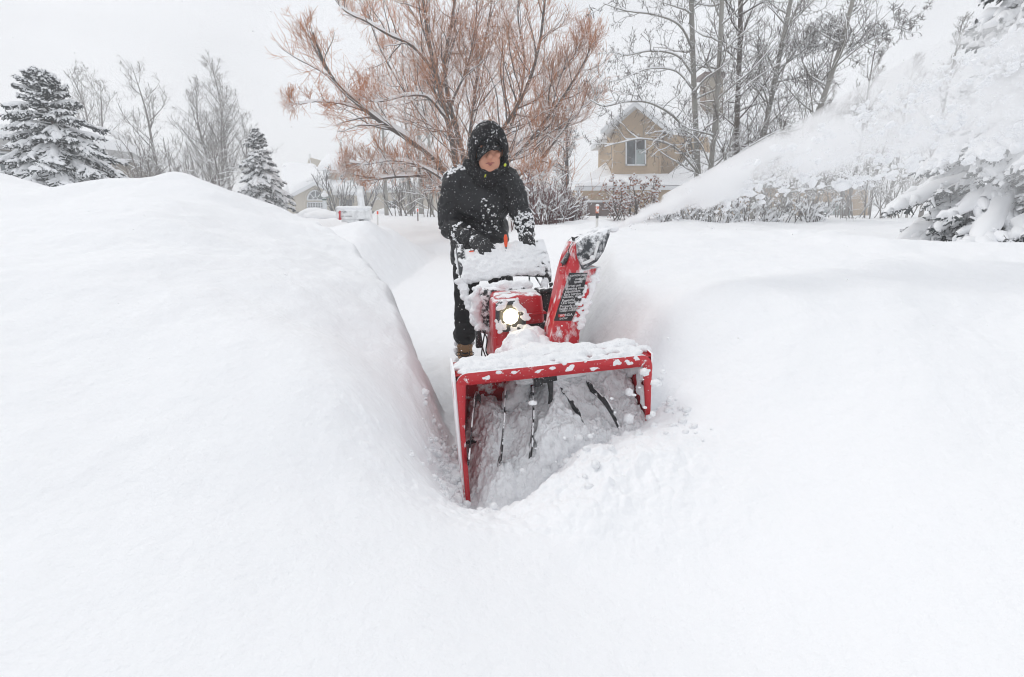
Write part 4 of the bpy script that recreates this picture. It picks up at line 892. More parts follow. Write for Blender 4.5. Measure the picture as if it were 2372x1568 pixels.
for k, pts in enumerate([[(1112, 765), (1116, 790), (1120, 812), (1130, 838)], [(1124, 765), (1118, 800), (1117, 828), (1136, 842)], [(1118, 765), (1128, 785), (1126, 815), (1138, 830)]]):
    bar('control_cable', sp([PL(*p, .80 + .01*k) for p in pts]), .004, M['black'], n=6)
rbox('cable_sleeve', -.215, -.175, .80, .84, .42, .52, M['black'], .006, .01)
bar('brake_line', sp([PL(1339, 800, .42), PL(1347, 808, .40), PL(1352, 826, .36)]), .005, M['black'], n=6)

# ---- snow lying on the machine
rs = np.random.default_rng(3)
def ridge(path, r, n, jit, flat=.6, seed=0):
    r_ = np.random.default_rng(seed); path = np.asarray(path, float); out_ = []
    cum = np.linspace(0, len(path) - 1, n)
    for u in cum:
        i = min(int(u), len(path) - 2); p = path[i]*(1-(u-i)) + path[i+1]*(u-i)
        rr = r*r_.uniform(.65, 1.25); out_.append((p + r_.normal(0, jit, 3)*(1, .6, .35), (rr*1.25, rr, rr*flat)))
    return out_
SN = M['snow_lump']
# along the top of the housing
lm = ridge([(XL + .01, .06, .573), (-.2, .06, .572), (0, .06, .572), (.2, .06, .575), (XR - .02, .06, .576)], .024, 70, .008, .7, 1)
lm += ridge([(XL + .02, .018, .573), (-.2, .015, .573), (0, .015, .572), (.2, .012, .573), (XR - .05, .015, .575)], .012, 80, .007, .7, 12)
lm += ridge([(XL + .03, .12, .568), (0, .13, .572), (XR - .03, .13, .574)], .036, 44, .012, .6, 2)
for k in range(34): lm.append(((rs.uniform(XL + .03, XR - .03), -.006, rs.uniform(.535, .572)), (rs.uniform(.008, .022), .008, rs.uniform(.006, .012))))
blob('snow_cover', lm, SN, SB, .007, .005, 40, 2)
# heap behind the housing against chute and headlight
lm = []
for k in range(60):
    u = rs.uniform(-.12, .20); v = rs.uniform(.22, .56)
    top = .62 - .55*max(0, u + .02) * .7 - 1.6*max(0, -.04 - u) - .12*(.56 - v)/.34
    top = min(top, .60 - .5*max(0, u))
    lm.append(((u, v, top - rs.uniform(.03, .09)), (rs.uniform(.035, .06), rs.uniform(.03, .06), rs.uniform(.03, .05))))
lm += [((-.03, .5, .47), (.10, .10, .11)), ((.06, .42, .44), (.13, .12, .10)), ((.16, .36, .42), (.12, .1, .10)), ((.0, .3, .48), (.13, .1, .09)), ((.05, .20, .51), (.26, .12, .07)), ((.02, .56, .545), (.03, .03, .045)), ((.055, .57, .535), (.03, .03, .02))]
blob('snow_cover', lm, SN, SB, .009, .010, 24, 2)
# crust on the console
lm = []
wp = np.array([(1.245, .918), (1.20, .90), (1.15, .858), (1.105, .815), (1.08, .765), (1.082, .735)])
for k in range(900):
    u = rs.random(); v = rs.random()*5; i = min(int(v), 4); y, z = wp[i]*(1-(v-i)) + wp[i+1]*(v-i); x = XA + .015 + (XB - XA - .03)*u
    if u < .2 and y > 1.15: continue
    if u > .86 and y < 1.17 and rs.random() < .75: continue
    if .50 < u < .60 and 1.17 < y < 1.20 + .1*(u - .5): continue
    if y > 1.17 and u > .9: continue
    lm.append(((x, y + rs.normal(0, .004), z + .016*u + (.02*math.sin(math.pi*u) if z < .78 else 0) + rs.normal(0, .003)), (rs.uniform(.012, .028), rs.uniform(.012, .026), rs.uniform(.008, .016))))
blob('snow_cover', lm, SN, CN, .0065, .004, 60, 2)
lm = ridge([PL(1067, 652, 1.07), PL(1075, 672, 1.04), PL(1090, 712, .98), PL(1106, 748, .94), PL(1128, 766, .91), PL(1150, 768, .88)], .020, 34, .008, .9, 5) + ridge([PL(1098, 700, .93), PL(1104, 725, .93), PL(1112, 745, .92)], .024, 9, .008, 1, 6)
lm += ridge([PL(1262, 650, 1.07), PL(1261, 675, 1.03)], .017, 6, .006, 1, 7) + ridge([PL(1062, 585, 1.27), PL(1058, 612, 1.2), PL(1068, 645, 1.12)], .012, 14, .004, 1, 8)
blob('snow_cover', lm, SN, SB, .006, .004, 50, 2)
# on the guard box and on the lamp bezel
lm = ridge([(-.17, .93, .722), (-.05, .93, .726), (.0, .93, .726)], .030, 26, .01, .45, 9) + ridge([(-.03, .90, .732), (.085, .90, .73)], .034, 12, .006, .75, 10)
lm += ridge([(-.185, .86, .735), (-.185, .862, .53), (-.15, .85, .50)], .022, 18, .01, .8, 11)
blob('snow_cover', lm, SN, SB, .008, .005, 40, 2)
lm = []
for k in range(110):
    a = rs.uniform(0, 2*math.pi); r_ = rs.uniform(.86, 1.02); p = c0 + (hl[int(a/(2*math.pi)*9) % 9] - c0)*r_*rs.uniform(.82, 1.0) + (rs.normal(0, .008), -.004, rs.normal(0, .008))
    if -.5 < math.sin(a*2) or k % 2: lm.append((p, (rs.uniform(.006, .015), .008, rs.uniform(.006, .014))))
blob('snow_cover', lm, SN, HL, .004, .002, 80, 1)
lm = ridge([PL(1338, 558, .5), PL(1370, 543, .5), PL(1400, 532, .5), PL(1414, 528, .5)], .020, 22, .012, .7, 15)
blob('snow_cover', lm, SN, DF, .006, .004, 50, 1)

lm = ridge([PL(1343, 760, YF), PL(1349, 735, YF), PL(1368, 680, YF), PL(1386, 622, YF)], .011, 44, .006, .9, 16) + ridge([PL(1330, 740, YF), PL(1352, 690, YF), PL(1372, 640, YF)], .009, 20, .010, .8, 17)
for l_ in lm: l_[0][1] = YF - .002
blob('snow_cover', lm, SN, SB, .0045, .003, 60, 1)
# ---- churned snow in the mouth of the auger
U, Vv = np.meshgrid(np.linspace(0, 1, 260), np.linspace(0, 1, 170), indexing='ij')
X_ = XL + .008 + (XR - XL - .016)*U; Y_ = -.16 + .50*Vv
hh_ = .065 + .235*U**.8 + .14*np.exp(-((U - .50)/.16)**2) + .05*np.exp(-((U - .17)/.08)**2) - .06*np.exp(-((U - .0)/.09)**2)
hh_ *= .9 + .1*sstep(-.16, .02, Y_); back_ = sstep(.10, .34, Y_); mid_h = .13*sstep(-.03, .20, Y_)*(1 - .35*U)
hh_ += mid_h + back_*(-.02 + .07*sstep(.34, .55, U) + .16*sstep(.50, .85, U) + .10*np.exp(-((U - .12)/.12)**2) + .06*np.exp(-((U - .50)/.10)**2))
q_ = np.stack([X_.ravel(), Y_.ravel(), np.zeros(X_.size)], 1)
nz_ = (.040*fbm(q_*9 + 1, 3) + .030*np.abs(fbm(q_*22 + 4, 3)) + .008*fbm(q_*70, 2)).reshape(X_.shape)
Z_ = np.maximum((hh_ + nz_)*sstep(-.165, -.04, Y_), .0) - .03*(Vv < .01)
cap_ = np.where(U < .44, .335, .335 + .15*sstep(.44, .60, U)); Z_ = np.where(Y_ > -.02, np.minimum(Z_, cap_ + .02*fbm(q_*30, 2).reshape(X_.shape)), np.minimum(Z_, .44))
jx = .010*fbm(np.stack([q_[:, 0]*25, q_[:, 1]*25, Z_.ravel()*30], 1), 2).reshape(X_.shape); jy = .014*fbm(np.stack([q_[:, 0]*25 + 7, q_[:, 1]*25, Z_.ravel()*30], 1), 2).reshape(X_.shape)
mbg = MB().grid(np.stack([np.clip(X_ + jx, XL + .006, XR - .006), Y_ + jy, Z_], -1))
for k in range(26):
    x = rs.uniform(XL + .03, XR - .03); y = rs.uniform(-.05, .16); u = (x - XL)/(XR - XL); z = .06 + .20*u + .10*math.exp(-((u - .5)/.16)**2) + rs.uniform(0, .05); r = rs.uniform(.008, .018)
    mbg.ell((x, y, z), r, rotm(*rs.uniform(-1, 1, 3)))
lm = []
for k in range(130):     # crust clinging to the back and the right cheek
    if k < 90: x = rs.uniform(.06, XR - .02); y = rs.uniform(.24, .33); z = rs.uniform(.30, .50); r = (rs.uniform(.025, .045), .022, rs.uniform(.02, .035))
    elif k < 112: x = XR - .010; y = rs.uniform(.02, .3); z = rs.uniform(.22, .54); r = (.014, rs.uniform(.025, .05), rs.uniform(.025, .05))
    else: x = rs.uniform(.0, .1); y = rs.uniform(.28, .33); z = rs.uniform(.38, .46); r = (rs.uniform(.02, .04), .02, rs.uniform(.015, .03))
    lm.append(((x, y, z), r))
blob('snow_cover', lm, SN, SB, .009, .008, 34, 2)
CS = mbg.build('churned_snow', SN, None, True)
V = coords(CS.data); set_coords(CS.data, V + normals(CS.data)*(.006*fbm(V*40, 3))[:, None])
CS.location = tuple(MO); CS.rotation_euler = Matrix(MR.tolist()).to_euler(); tag(CS, 'churned snow spilling out of the mouth of the red auger', 'snow', kind='stuff')
# crumbs thrown about the mouth and along the trench edge
mb = MB()
for k in range(420):
    if k < 200: lx, ly, lz = rs.uniform(XL - .05, XR + .1), rs.normal(-.08, .10), 0
    else: lx, ly, lz = XL - abs(rs.normal(.06, .05)), rs.uniform(-.2, .5), 0
    p = toworld((lx, ly, 0)); zz = gz(p[0], p[1]) + .002
    if k < 200 and k % 3 == 0: zz += abs(rs.normal(.10, .09)) if -.3 < lx < .4 else 0
    r = abs(rs.normal(.006, .006)) + .003
    mb.ell((p[0], p[1], zz), (r*rs.uniform(.8, 1.4), r, r*rs.uniform(.6, 1)), None, ICO1)
o = mb.build('snow_crumbs', SN, None, True); tag(o, 'loose snow crumbs around the auger and along the trench edge', 'snow', kind='stuff')
# ---------------------------------------------------------------- houses (each built facing the camera at its own distance)
M['tan'] = plain('tan stucco', (0.47, 0.355, 0.24), 0.9, var=0.06, vscale=1.5, bump=0.25, bscale=25, spec=0.2)
M['cream'] = plain('cream stucco', (0.52, 0.47, 0.39), 0.9, var=0.05, vscale=1.2, bump=0.2, bscale=20, spec=0.2)
M['taupe'] = plain('taupe stucco', (0.30, 0.26, 0.215), 0.9, var=0.06, vscale=1.2)
M['trim'] = plain('white trim', (0.72, 0.74, 0.76), 0.6, var=0.03)
M['soffit'] = plain('white soffit boards', (0.66, 0.68, 0.70), 0.7, var=0.05)
M['roof_shade'] = snowy('painted roof shade', (0.06, 0.055, 0.055), 0.9, 0, up=0.4, cov=-0.4, k=1.0, scale=3)  # near-black colour stands in for shade on a roof side
M['brown'] = plain('brown garage door', (0.10, 0.055, 0.045), 0.6, var=0.15, vscale=3)
M['door_blue'] = plain('dark blue door', (0.035, 0.045, 0.075), 0.4)
M['brick'] = None
m, nt, out = new_mat('chimney brick'); b_ = nt.nodes.new('ShaderNodeBsdfPrincipled'); br = nt.nodes.new('ShaderNodeTexBrick'); br.inputs['Scale'].default_value = 9
br.inputs['Color1'].default_value = (.20, .13, .085, 1); br.inputs['Color2'].default_value = (.26, .17, .11, 1); br.inputs['Mortar'].default_value = (.30, .26, .2, 1)
nt.links.new(coord(nt), br.inputs['Vector']); nt.links.new(br.outputs[0], b_.inputs['Base Color']); b_.inputs['Roughness'].default_value = .9; nt.links.new(b_.outputs[0], out.inputs[0]); M['brick'] = m
m, nt, out = new_mat('window glass'); b_ = nt.nodes.new('ShaderNodeBsdfPrincipled'); n_ = noise_(nt, coord(nt, (1, 1, .5)), 1.3, 3); rp = nt.nodes.new('ShaderNodeValToRGB')
rp.color_ramp.elements[0].position = .42; rp.color_ramp.elements[0].color = (.018, .022, .028, 1); rp.color_ramp.elements[1].position = .6; rp.color_ramp.elements[1].color = (.12, .15, .16, 1)
nt.links.new(n_, rp.inputs[0]); nt.links.new(rp.outputs[0], b_.inputs['Base Color']); b_.inputs['Roughness'].default_value = .08; b_.inputs['Specular IOR Level'].default_value = .6; nt.links.new(b_.outputs[0], out.inputs[0]); M['glass'] = m
M['blind'] = plain('pale window blind', (0.30, 0.36, 0.36), 0.5, var=0.08)
M['stone'] = snowy('stone base', (0.16, 0.15, 0.14), 0.9, 0, up=0.8, cov=-0.4, k=1.2, scale=4)

def wpoly(pts, d): return [P(x, y, d) for x, y in pts]
def slab(mb, poly3, depth):
    """polygon of world points thickened away from the camera (+y)"""
    A = np.array(poly3); B = A + (0, depth, 0); n = len(A); i = np.arange(n); j = (i + 1) % n; b = mb.n
    mb.add(np.concatenate([A, B, [A.mean(0)], [B.mean(0)]]), np.stack([i, j, j + n, i + n], 1))
    mb.F3.append(b + np.stack([np.full(n, 2*n), i, j], 1)); mb.F3.append(b + np.stack([np.full(n, 2*n + 1), j + n, i + n], 1)); return mb
def child(nm, mb, mat, root, base, **k):
    mb.V = [v - np.array(base) for v in mb.V]; return mb.build(nm, mat, root, **k)
def window(root, base, quad, d, nx, ny, fw=.05, mat='glass', name='window', frame='trim', fd=.06):
    """quad: (x0,y0,x1,y1) in the photo"""
    x0, y0, x1, y1 = quad; tl, tr, br, bl = [P(*q, d) for q in ((x0, y0), (x1, y0), (x1, y1), (x0, y1))]
    mb = MB(); slab(mb, [tl + (0, .03, 0), tr + (0, .03, 0), br + (0, .03, 0), bl + (0, .03, 0)], .02); o = child(name, mb, M[mat], root, base)
    mb = MB(); f = lambda u, v: (tl*(1-u) + tr*u)*(1-v) + (bl*(1-u) + br*u)*v
    def bar_(p, q, w): 
        c = (p + q)/2; dv = q - p; L = np.linalg.norm(dv); ang = math.atan2(dv[2], dv[0]); mb.box(c + (0, .0, 0), (L + w, fd, w), rotm(0, -ang, 0))
    bar_(f(0, 0), f(1, 0), fw); bar_(f(0, 1), f(1, 1), fw); bar_(f(0, 0), f(0, 1), fw); bar_(f(1, 0), f(1, 1), fw)
    child('frame', mb, M[frame], o, base)
    if nx > 1 or ny > 1:
        mb = MB(); fd2 = fd; 
        for k in range(1, nx): bar_(f(k/nx, 0), f(k/nx, 1), fw*.55)
        for k in range(1, ny): bar_(f(0, k/ny), f(1, k/ny), fw*.55)
        child('muntins', mb, M[frame], o, base)
    return o
def snow_roof(root, base, corners, thick, name='roof_snow', n=26, sag=.04, seed=0):
    """corners: eave-left, eave-right, ridge-right, ridge-left in world space; a deep rounded blanket of snow"""
    A, B, C, D = [np.array(c, float) for c in corners]; U, V = np.meshgrid(np.linspace(0, 1, n), np.linspace(0, 1, n), indexing='ij')
    G = (A*(1 - U)[..., None] + B*U[..., None])*(1 - V)[..., None] + (D*(1 - U)[..., None] + C*U[..., None])*V[..., None]
    eu = np.minimum(U, 1 - U)*np.linalg.norm(B - A); ev = V*np.linalg.norm(D - A)
    t = thick*np.clip(np.minimum(eu, ev)/(thick*.8), 0, 1)**.45; t = t*(1 + .25*fbm(np.stack([G[..., 0].ravel()*.5 + seed, G[..., 1].ravel()*.5, G[..., 2].ravel()*.5], 1), 3).reshape(t.shape))
    top = G.copy(); top[..., 2] += t; mb = MB(); mb.grid(top); e = np.concatenate([G[0], G[:, -1], G[-1][::-1], G[::-1, 0]])
    bot = G.copy(); bot[..., 2] -= .02; mb.grid(bot[::-1])
    for g0, g1 in ((top[:, 0], bot[:, 0]), (top[::-1, -1], bot[::-1, -1]), (top[0, ::-1], bot[0, ::-1]), (top[-1], bot[-1])): mb.grid(np.stack([g0, g1], 0))
    return child(name, mb, M['snow_roof'], root, base, smooth=True)

# ---- tan house on the right
D0 = 27.0; base = np.array([P(1500, 490, D0)[0], D0 + 3, .86]); TH_ = empty('tan_house', tuple(base), label='tan stucco house with a gabled upper window and snowy garage roof', cat='house')
d = D0
mb = MB(); slab(mb, wpoly([(1418, 412), (1426, 296), (1474, 249), (1535, 296), (1531, 412)], d), 4.5); slab(mb, wpoly([(1532, 412), (1535, 310), (1640, 318), (1660, 420)], d + 1.2), 4)
slab(mb, wpoly([(1344, 520), (1344, 436), (1640, 436), (1640, 520)], d - 1.6), 6); slab(mb, wpoly([(1640, 520), (1640, 421), (2010, 436), (2010, 520)], d + 1), 5); slab(mb, wpoly([(1405, 420), (1407, 322), (1430, 322), (1430, 420)], d + 3), 3)
child('wall', mb, M['tan'], TH_, base)
# gable roof planes with deep white soffit and barge boards
pk = P(1470, 236, d - .9); lft = P(1391, 302, d - .9); rgt = P(1548, 300, d - .9); back = np.array([2.6, 6.0, .0])
mb = MB()
for a in (lft, rgt):
    dn = np.array([0, 0, -.10]); mb.hexa([a + dn, pk + dn, pk + dn + back, a + dn + back, a, pk, pk + back, a + back])
child('soffit', mb, M['soffit'], TH_, base)
mb = MB()
for a in (lft, rgt):
    n_ = np.array([0, -.06, -.20]); mb.hexa([a + n_, pk + n_, pk + (0, -.003, -.20), a + (0, -.003, -.20), a + (0, -.06, .03), pk + (0, -.06, .03), pk + (0, -.003, .03), a + (0, -.003, .03)])
child('barge_board', mb, M['trim'], TH_, base)
snow_roof(TH_, base, [pk + back + (0, 0, .05), pk + (-.0, -.1, .05), lft + (0, -.1, .05), lft + back + (0, 0, .05)][::-1], .34, seed=1); snow_roof(TH_, base, [rgt + (0, -.1, .05), rgt + back + (0, 0, .05), pk + back + (0, 0, .05), pk + (0, -.1, .05)], .38, seed=2)
# small eave of the rear wing on the left
a, b_ = P(1388, 323, d + 2.2), P(1428, 319, d + 2.2)
mb = MB(); slab(mb, [a, b_, b_ - (0, 0, .28), a - (0, 0, .28)], 3); child('fascia', mb, M['trim'], TH_, base); snow_roof(TH_, base, [a, b_, b_ + (0, 2.2, .55), a + (.3, 2.2, .55)], .22, seed=3)
# garage roof and its fascia
e0, e1 = P(1332, 431, d - 2.2), P(1660, 428, d - 2.2); r0, r1 = P(1418, 366, d + .6), P(1690, 352, d + 3)
mb = MB(); slab(mb, [e0, e1, e1 - (0, 0, .22), e0 - (0, 0, .22)], .12); child('fascia', mb, M['trim'], TH_, base)
snow_roof(TH_, base, [e0, e1, P(1650, 406, d + .1), P(1412, 411, d - .04)], .16, seed=4)
snow_roof(TH_, base, [P(1333, 430, d - 2.15), P(1424, 411, d + .06), P(1427, 364, d + 3.4), P(1419, 369, d + 3.4)], .10, seed=8)
snow_roof(TH_, base, [P(1536, 414, d - .2), P(1720, 425, d - .5), P(1700, 330, d + 2.4), P(1608, 358, d + 1.1)], .22, seed=9)
window(TH_, base, (1450.5, 321, 1495, 382), d - .06, 2, 1, .07); w_ = [P(x, y, d - .05) for x, y in ((1474, 347), (1494, 345), (1492, 379), (1473, 381))]
child('window_blind', slab(MB(), w_, .012), M['blind'], TH_, base)
mb = MB(); 
for a, b2 in (((1440, 391), (1499, 390)), ((1501, 390), (1503, 325))):
    p, q = P(*a, d - .02), P(*b2, d - .02); c = (p + q)/2; L = np.linalg.norm(q - p); mb.box(c, (L, .05, .10), rotm(0, -math.atan2((q - p)[2], (q - p)[0]), 0))
child('stucco_band', mb, M['tan'], TH_, base)
window(TH_, base, (1357, 466, 1450, 520), d - 1.64, 1, 1, .12, 'brown', 'garage_door'); window(TH_, base, (1338, 442, 1343, 455), d - 1.62, 1, 1, .06)
mb = MB(); slab(mb, wpoly([(1453, 430.5), (1460, 430.5), (1460, 434), (1453, 434)], d - 2.35), .1); child('house_number_plate', mb, M['black'], TH_, base)
p = P(1456.5, 432.3, d - 2.36); text_mesh('house_number', '1539', .07, M['ink_white'], TH_, tuple(p - base), (math.pi/2, 0, 0), .002, 'CENTER')
mb = MB(); q = P(1434.5, 440, d - 1.75); mb.ell(q, (.06, .08, .06)); child('security_light', mb, M['trim'], TH_, base)
mb = MB(); q = P(1347, 468, d - 1.7); mb.box(q, (.14, .12, .22)); child('wall_lamp', mb, M['black'], TH_, base, bevel=.02)
mb = MB(); mb.tube([P(1529, 300, d - .06), P(1528, 400, d - .06)], .04, 8); child('downpipe', mb, M['tan'], TH_, base)
window(TH_, base, (1750, 467, 1778, 512), d + .95, 2, 1, .10); window(TH_, base, (1805, 470, 1831, 512), d + .95, 2, 1, .10); window(TH_, base, (1905, 470, 1972, 515), d + .95, 3, 1, .10, 'blind')
e0, e1 = P(1650, 422, d + .2), P(2030, 430, d + .2); r0, r1 = P(1700, 340, d + 4), P(1960, 350, d + 4)
mb = MB(); slab(mb, [e0, e1, e1 - (0, 0, .22), e0 - (0, 0, .22)], .12); child('fascia', mb, M['trim'], TH_, base); snow_roof(TH_, base, [e0, e1, r1, r0], .35, seed=5)
mb = MB(); slab(mb, wpoly([(1700, 372), (1720, 330), (1775, 314), (1840, 345), (1850, 380)], d + 4.5), 4); child('rear_gable', mb, M['tan'], TH_, base)
snow_roof(TH_, base, [P(1690, 352, d + 4.2), P(1690, 352, d + 9), P(1776, 306, d + 9), P(1776, 306, d + 4.2)], .3, seed=6); snow_roof(TH_, base, [P(1862, 352, d + 9), P(1862, 352, d + 4.2), P(1776, 306, d + 4.2), P(1776, 306, d + 9)], .3, seed=7)
snow_roof(TH_, base, [P(1530, 322, d + 1.5), P(1800, 352, d + 2.5), P(1772, 246, d + 7.5), P(1568, 234, d + 7.5)], .35, seed=10)
mb = MB(); slab(mb, wpoly([(1636, 330), (1636, 178), (1675, 178), (1675, 330)], d + 5), 1.0); CH = child('chimney', mb, M['brick'], TH_, base)
mb = MB(); slab(mb, wpoly([(1630, 178), (1632, 166), (1680, 166), (1681, 178)], d + 4.9), 1.25); child('chimney_cap', mb, M['brown'], CH, base)
mb = MB(); slab(mb, wpoly([(1634, 166), (1640, 159), (1672, 158), (1678, 166)], d + 4.95), 1.15); child('cap_snow', mb, M['snow_roof'], CH, base)

# ---- cream house in the middle distance
d = 45.0; base = np.array([P(800, 490, d)[0], d + 3, .86]); CHs = empty('cream_house', tuple(base), label='cream stucco house with an arched window and a small round window', cat='house')
mb = MB(); slab(mb, wpoly([(686, 500), (683, 446), (729.5, 426), (756, 440), (758, 500)], d), 5); slab(mb, wpoly([(750, 500), (748, 390), (846, 390), (846, 500)], d + 3.5), 6); slab(mb, wpoly([(838, 500), (838, 436), (1040, 436), (1040, 500)], d + 2), 6); slab(mb, wpoly([(664, 500), (668, 446), (690, 446), (690, 500)], d + 2), 4)
slab(mb, wpoly([(757, 500), (756, 458), (840, 452), (840, 500)], d + 2.4), 1)
child('wall', mb, M['cream'], CHs, base)
pk = P(729.5, 420, d - .6); l_ = P(672, 450, d - .6); r_ = P(763, 437, d - .6); bk = np.array([0, 5, 0])
mb = MB()
for a in (l_, r_): mb.hexa([a + (0, -.05, -.32), pk + (0, -.05, -.32), pk + (0, .05, -.32), a + (0, .05, -.32), a + (0, -.05, 0), pk + (0, -.05, 0), pk + (0, .05, 0), a + (0, .05, 0)])
child('barge_board', mb, M['trim'], CHs, base)
snow_roof(CHs, base, [l_, pk, pk + bk + (0, 0, 1.0), P(655, 388, d + 5)], .5, seed=11); snow_roof(CHs, base, [pk, r_, P(762, 428, d + 4), pk + bk], .45, seed=12)
snow_roof(CHs, base, [P(655, 449, d + 1), P(735, 440, d + 1), P(735, 389, d + 6), P(652, 387, d + 6)], .5, seed=13)
e0, e1 = P(732, 394, d + 3), P(852, 393, d + 3)
mb = MB(); slab(mb, [e0, e1, e1 - (0, 0, .25), e0 - (0, 0, .25)], .15); child('fascia', mb, M['trim'], CHs, base)
snow_roof(CHs, base, [e0, e1, P(835, 366, d + 7), P(752, 368, d + 7)], .55, seed=14)
mb = MB(); slab(mb, wpoly([(731, 397), (749, 397), (775, 442), (764, 447), (744, 420)], d + 3.3), .15); child('roof_side_shade', mb, M['roof_shade'], CHs, base)  # shadow side of the roof, its shade painted as a dark strip
mb = MB(); slab(mb, wpoly([(708, 392), (716, 364), (723, 392)], d + 7), 3); child('dormer', mb, M['cream'], CHs, base)
snow_roof(CHs, base, [P(722, 390, d + 6.8), P(727, 390, d + 9), P(721, 363, d + 9), P(715, 362, d + 6.8)], .3, seed=15)
e0, e1 = P(752, 444, d + 1.2), P(846, 445, d + 1.2)
mb = MB(); slab(mb, [e0, e1, e1 - (0, 0, .3), e0 - (0, 0, .3)], .2); child('fascia', mb, M['trim'], CHs, base); snow_roof(CHs, base, [e0, e1, P(840, 426, d + 3.5), P(757, 427, d + 3.5)], .45, seed=16)
e0, e1 = P(838, 439, d + 1.5), P(1050, 440, d + 1.5)
mb = MB(); slab(mb, [e0, e1, e1 - (0, 0, .25), e0 - (0, 0, .25)], .15); child('fascia', mb, M['trim'], CHs, base); snow_roof(CHs, base, [e0, e1, P(1040, 408, d + 6), P(850, 406, d + 6)], .5, seed=17)
# arched window
dw = d - .05; cx, cyy, rx = 730.5, 463, 18.2; ar = [(cx - rx*math.cos(t), cyy - rx*1.22*math.sin(t)) for t in np.linspace(0, math.pi, 19)]
W1 = child('window', slab(MB(), wpoly(ar, dw), .02), M['glass'], CHs, base); mb = MB(); mb.tube(wpoly(ar, dw - .03), .07, 6)
for t in (math.pi*.25, math.pi*.5, math.pi*.75): mb.tube(wpoly([(cx - 6*math.cos(t), cyy - 7*math.sin(t)), (cx - rx*math.cos(t), cyy - rx*1.22*math.sin(t))], dw - .03), .035, 6)
mb.tube(wpoly([(cx - 6*math.cos(t), cyy - 7*math.sin(t)) for t in np.linspace(0, math.pi, 9)], dw - .03), .035, 6); mb.tube(wpoly([(cx - rx, cyy), (cx + rx, cyy)], dw - .03), .06, 6); child('frame', mb, M['trim'], W1, base)
window(CHs, base, (712.5, 469, 748.5, 498), dw, 6, 5, .10)
mb = MB(); pr = [(cx - 1.28*rx*math.cos(t), cyy - 1.55*rx*math.sin(t)) for t in np.linspace(0, math.pi, 15)]; mb.tube(wpoly([(cx - 1.28*rx, 498)] + pr + [(cx + 1.28*rx, 498)], d + .02), .10, 6); child('arch_moulding', mb, M['cream'], CHs, base)
dr = d + 3.45; rr2 = [(794 + 7.6*math.cos(t), 411.5 + 7.9*math.sin(t)) for t in np.linspace(0, 2*math.pi, 25)]
W2 = child('round_window', slab(MB(), wpoly(rr2[:-1], dr), .02), M['glass'], CHs, base); mb = MB().tube(wpoly(rr2, dr - .02), .08, 6); mb.tube(wpoly([(786, 411.5), (802, 411.5)], dr - .03), .035, 6); mb.tube(wpoly([(794, 403), (794, 420)], dr - .03), .035, 6); child('frame', mb, M['trim'], W2, base)
mb = MB().tube(wpoly([(794 + 12*math.cos(t), 411.5 + 12*math.sin(t)) for t in np.linspace(0, 2*math.pi, 25)], d + 3.5), .08, 6); child('window_moulding', mb, M['cream'], CHs, base)
window(CHs, base, (800, 461, 818, 500), d + 2.35, 1, 1, .14, 'door_blue', 'front_door', 'cream'); window(CHs, base, (787, 463, 798, 496), d + 2.35, 2, 3, .08)
mb = MB()
for x in (824, 835): mb.tube(wpoly([(x, 452), (x, 505)], d + 1.4), .16, 10)
child('porch_column', mb, M['cream'], CHs, base); window(CHs, base, (894, 466, 919, 485), d + 1.95, 2, 2, .09)
mb = MB(); slab(mb, wpoly([(686, 500), (686, 490), (712, 490), (712, 500)], d - .05), .1); slab(mb, wpoly([(1000, 500), (1000, 489), (850, 489), (850, 500)], d + 1.9), .1); child('stone_base', mb, M['stone'], CHs, base)
mb = MB(); mb.ell(P(820, 464, d + 2.2), (.12, .12, .3)); child('porch_lamp', mb, M['black'], CHs, base)

# ---- house behind the left spruce
d = 20.0; base = np.array([P(120, 490, d)[0], d + 3, .86]); LH = empty('hip_roof_house', tuple(base), label='low grey beige house with a white hip roof behind the left spruce', cat='house')
A = lambda px, py, dd: P(px, py, dd)
mb = MB(); c1, c2, c3 = A(-120, 303, 17), A(283, 356, 23.5), A(283, 356, 23.5) + (-4, 8, 0); z_ = .3
def wall_(p, q, th=.2):
    v = q - p; n_ = np.array([-v[1], v[0], 0]); n_ /= np.linalg.norm(n_); mb.hexa([np.array([*p[:2], z_]), np.array([*q[:2], z_]), np.array([*(q + n_*th)[:2], z_]), np.array([*(p + n_*th)[:2], z_]), p, q, q + n_*th, p + n_*th])
wall_(c1, c2); wall_(c2, c3); child('wall', mb, M['taupe'], LH, base)
e1, e2, e3 = A(-160, 298, 16.4), A(300, 352, 23.2), A(300, 352, 23.2) + (-5, 9, 0); R1, R2 = A(-60, 262, 24), A(199, 303, 27)
mb = MB(); 
for p, q in ((e1, e2), (e2, e3)): mb.hexa([p - (0, 0, .42), q - (0, 0, .42), q + (0, .15, -.42), p + (0, .15, -.42), p, q, q + (0, .15, 0), p + (0, .15, 0)])
child('fascia', mb, plain('grey fascia', (.42, .42, .42), .6), LH, base)
snow_roof(LH, base, [e1, e2, R2, R1], .42, seed=21, n=34); snow_roof(LH, base, [e2, e3, R2 + (-.5, 3, 0), R2], .40, seed=22)
wv_ = lambda u, z: c1*(1 - u) + c2*u
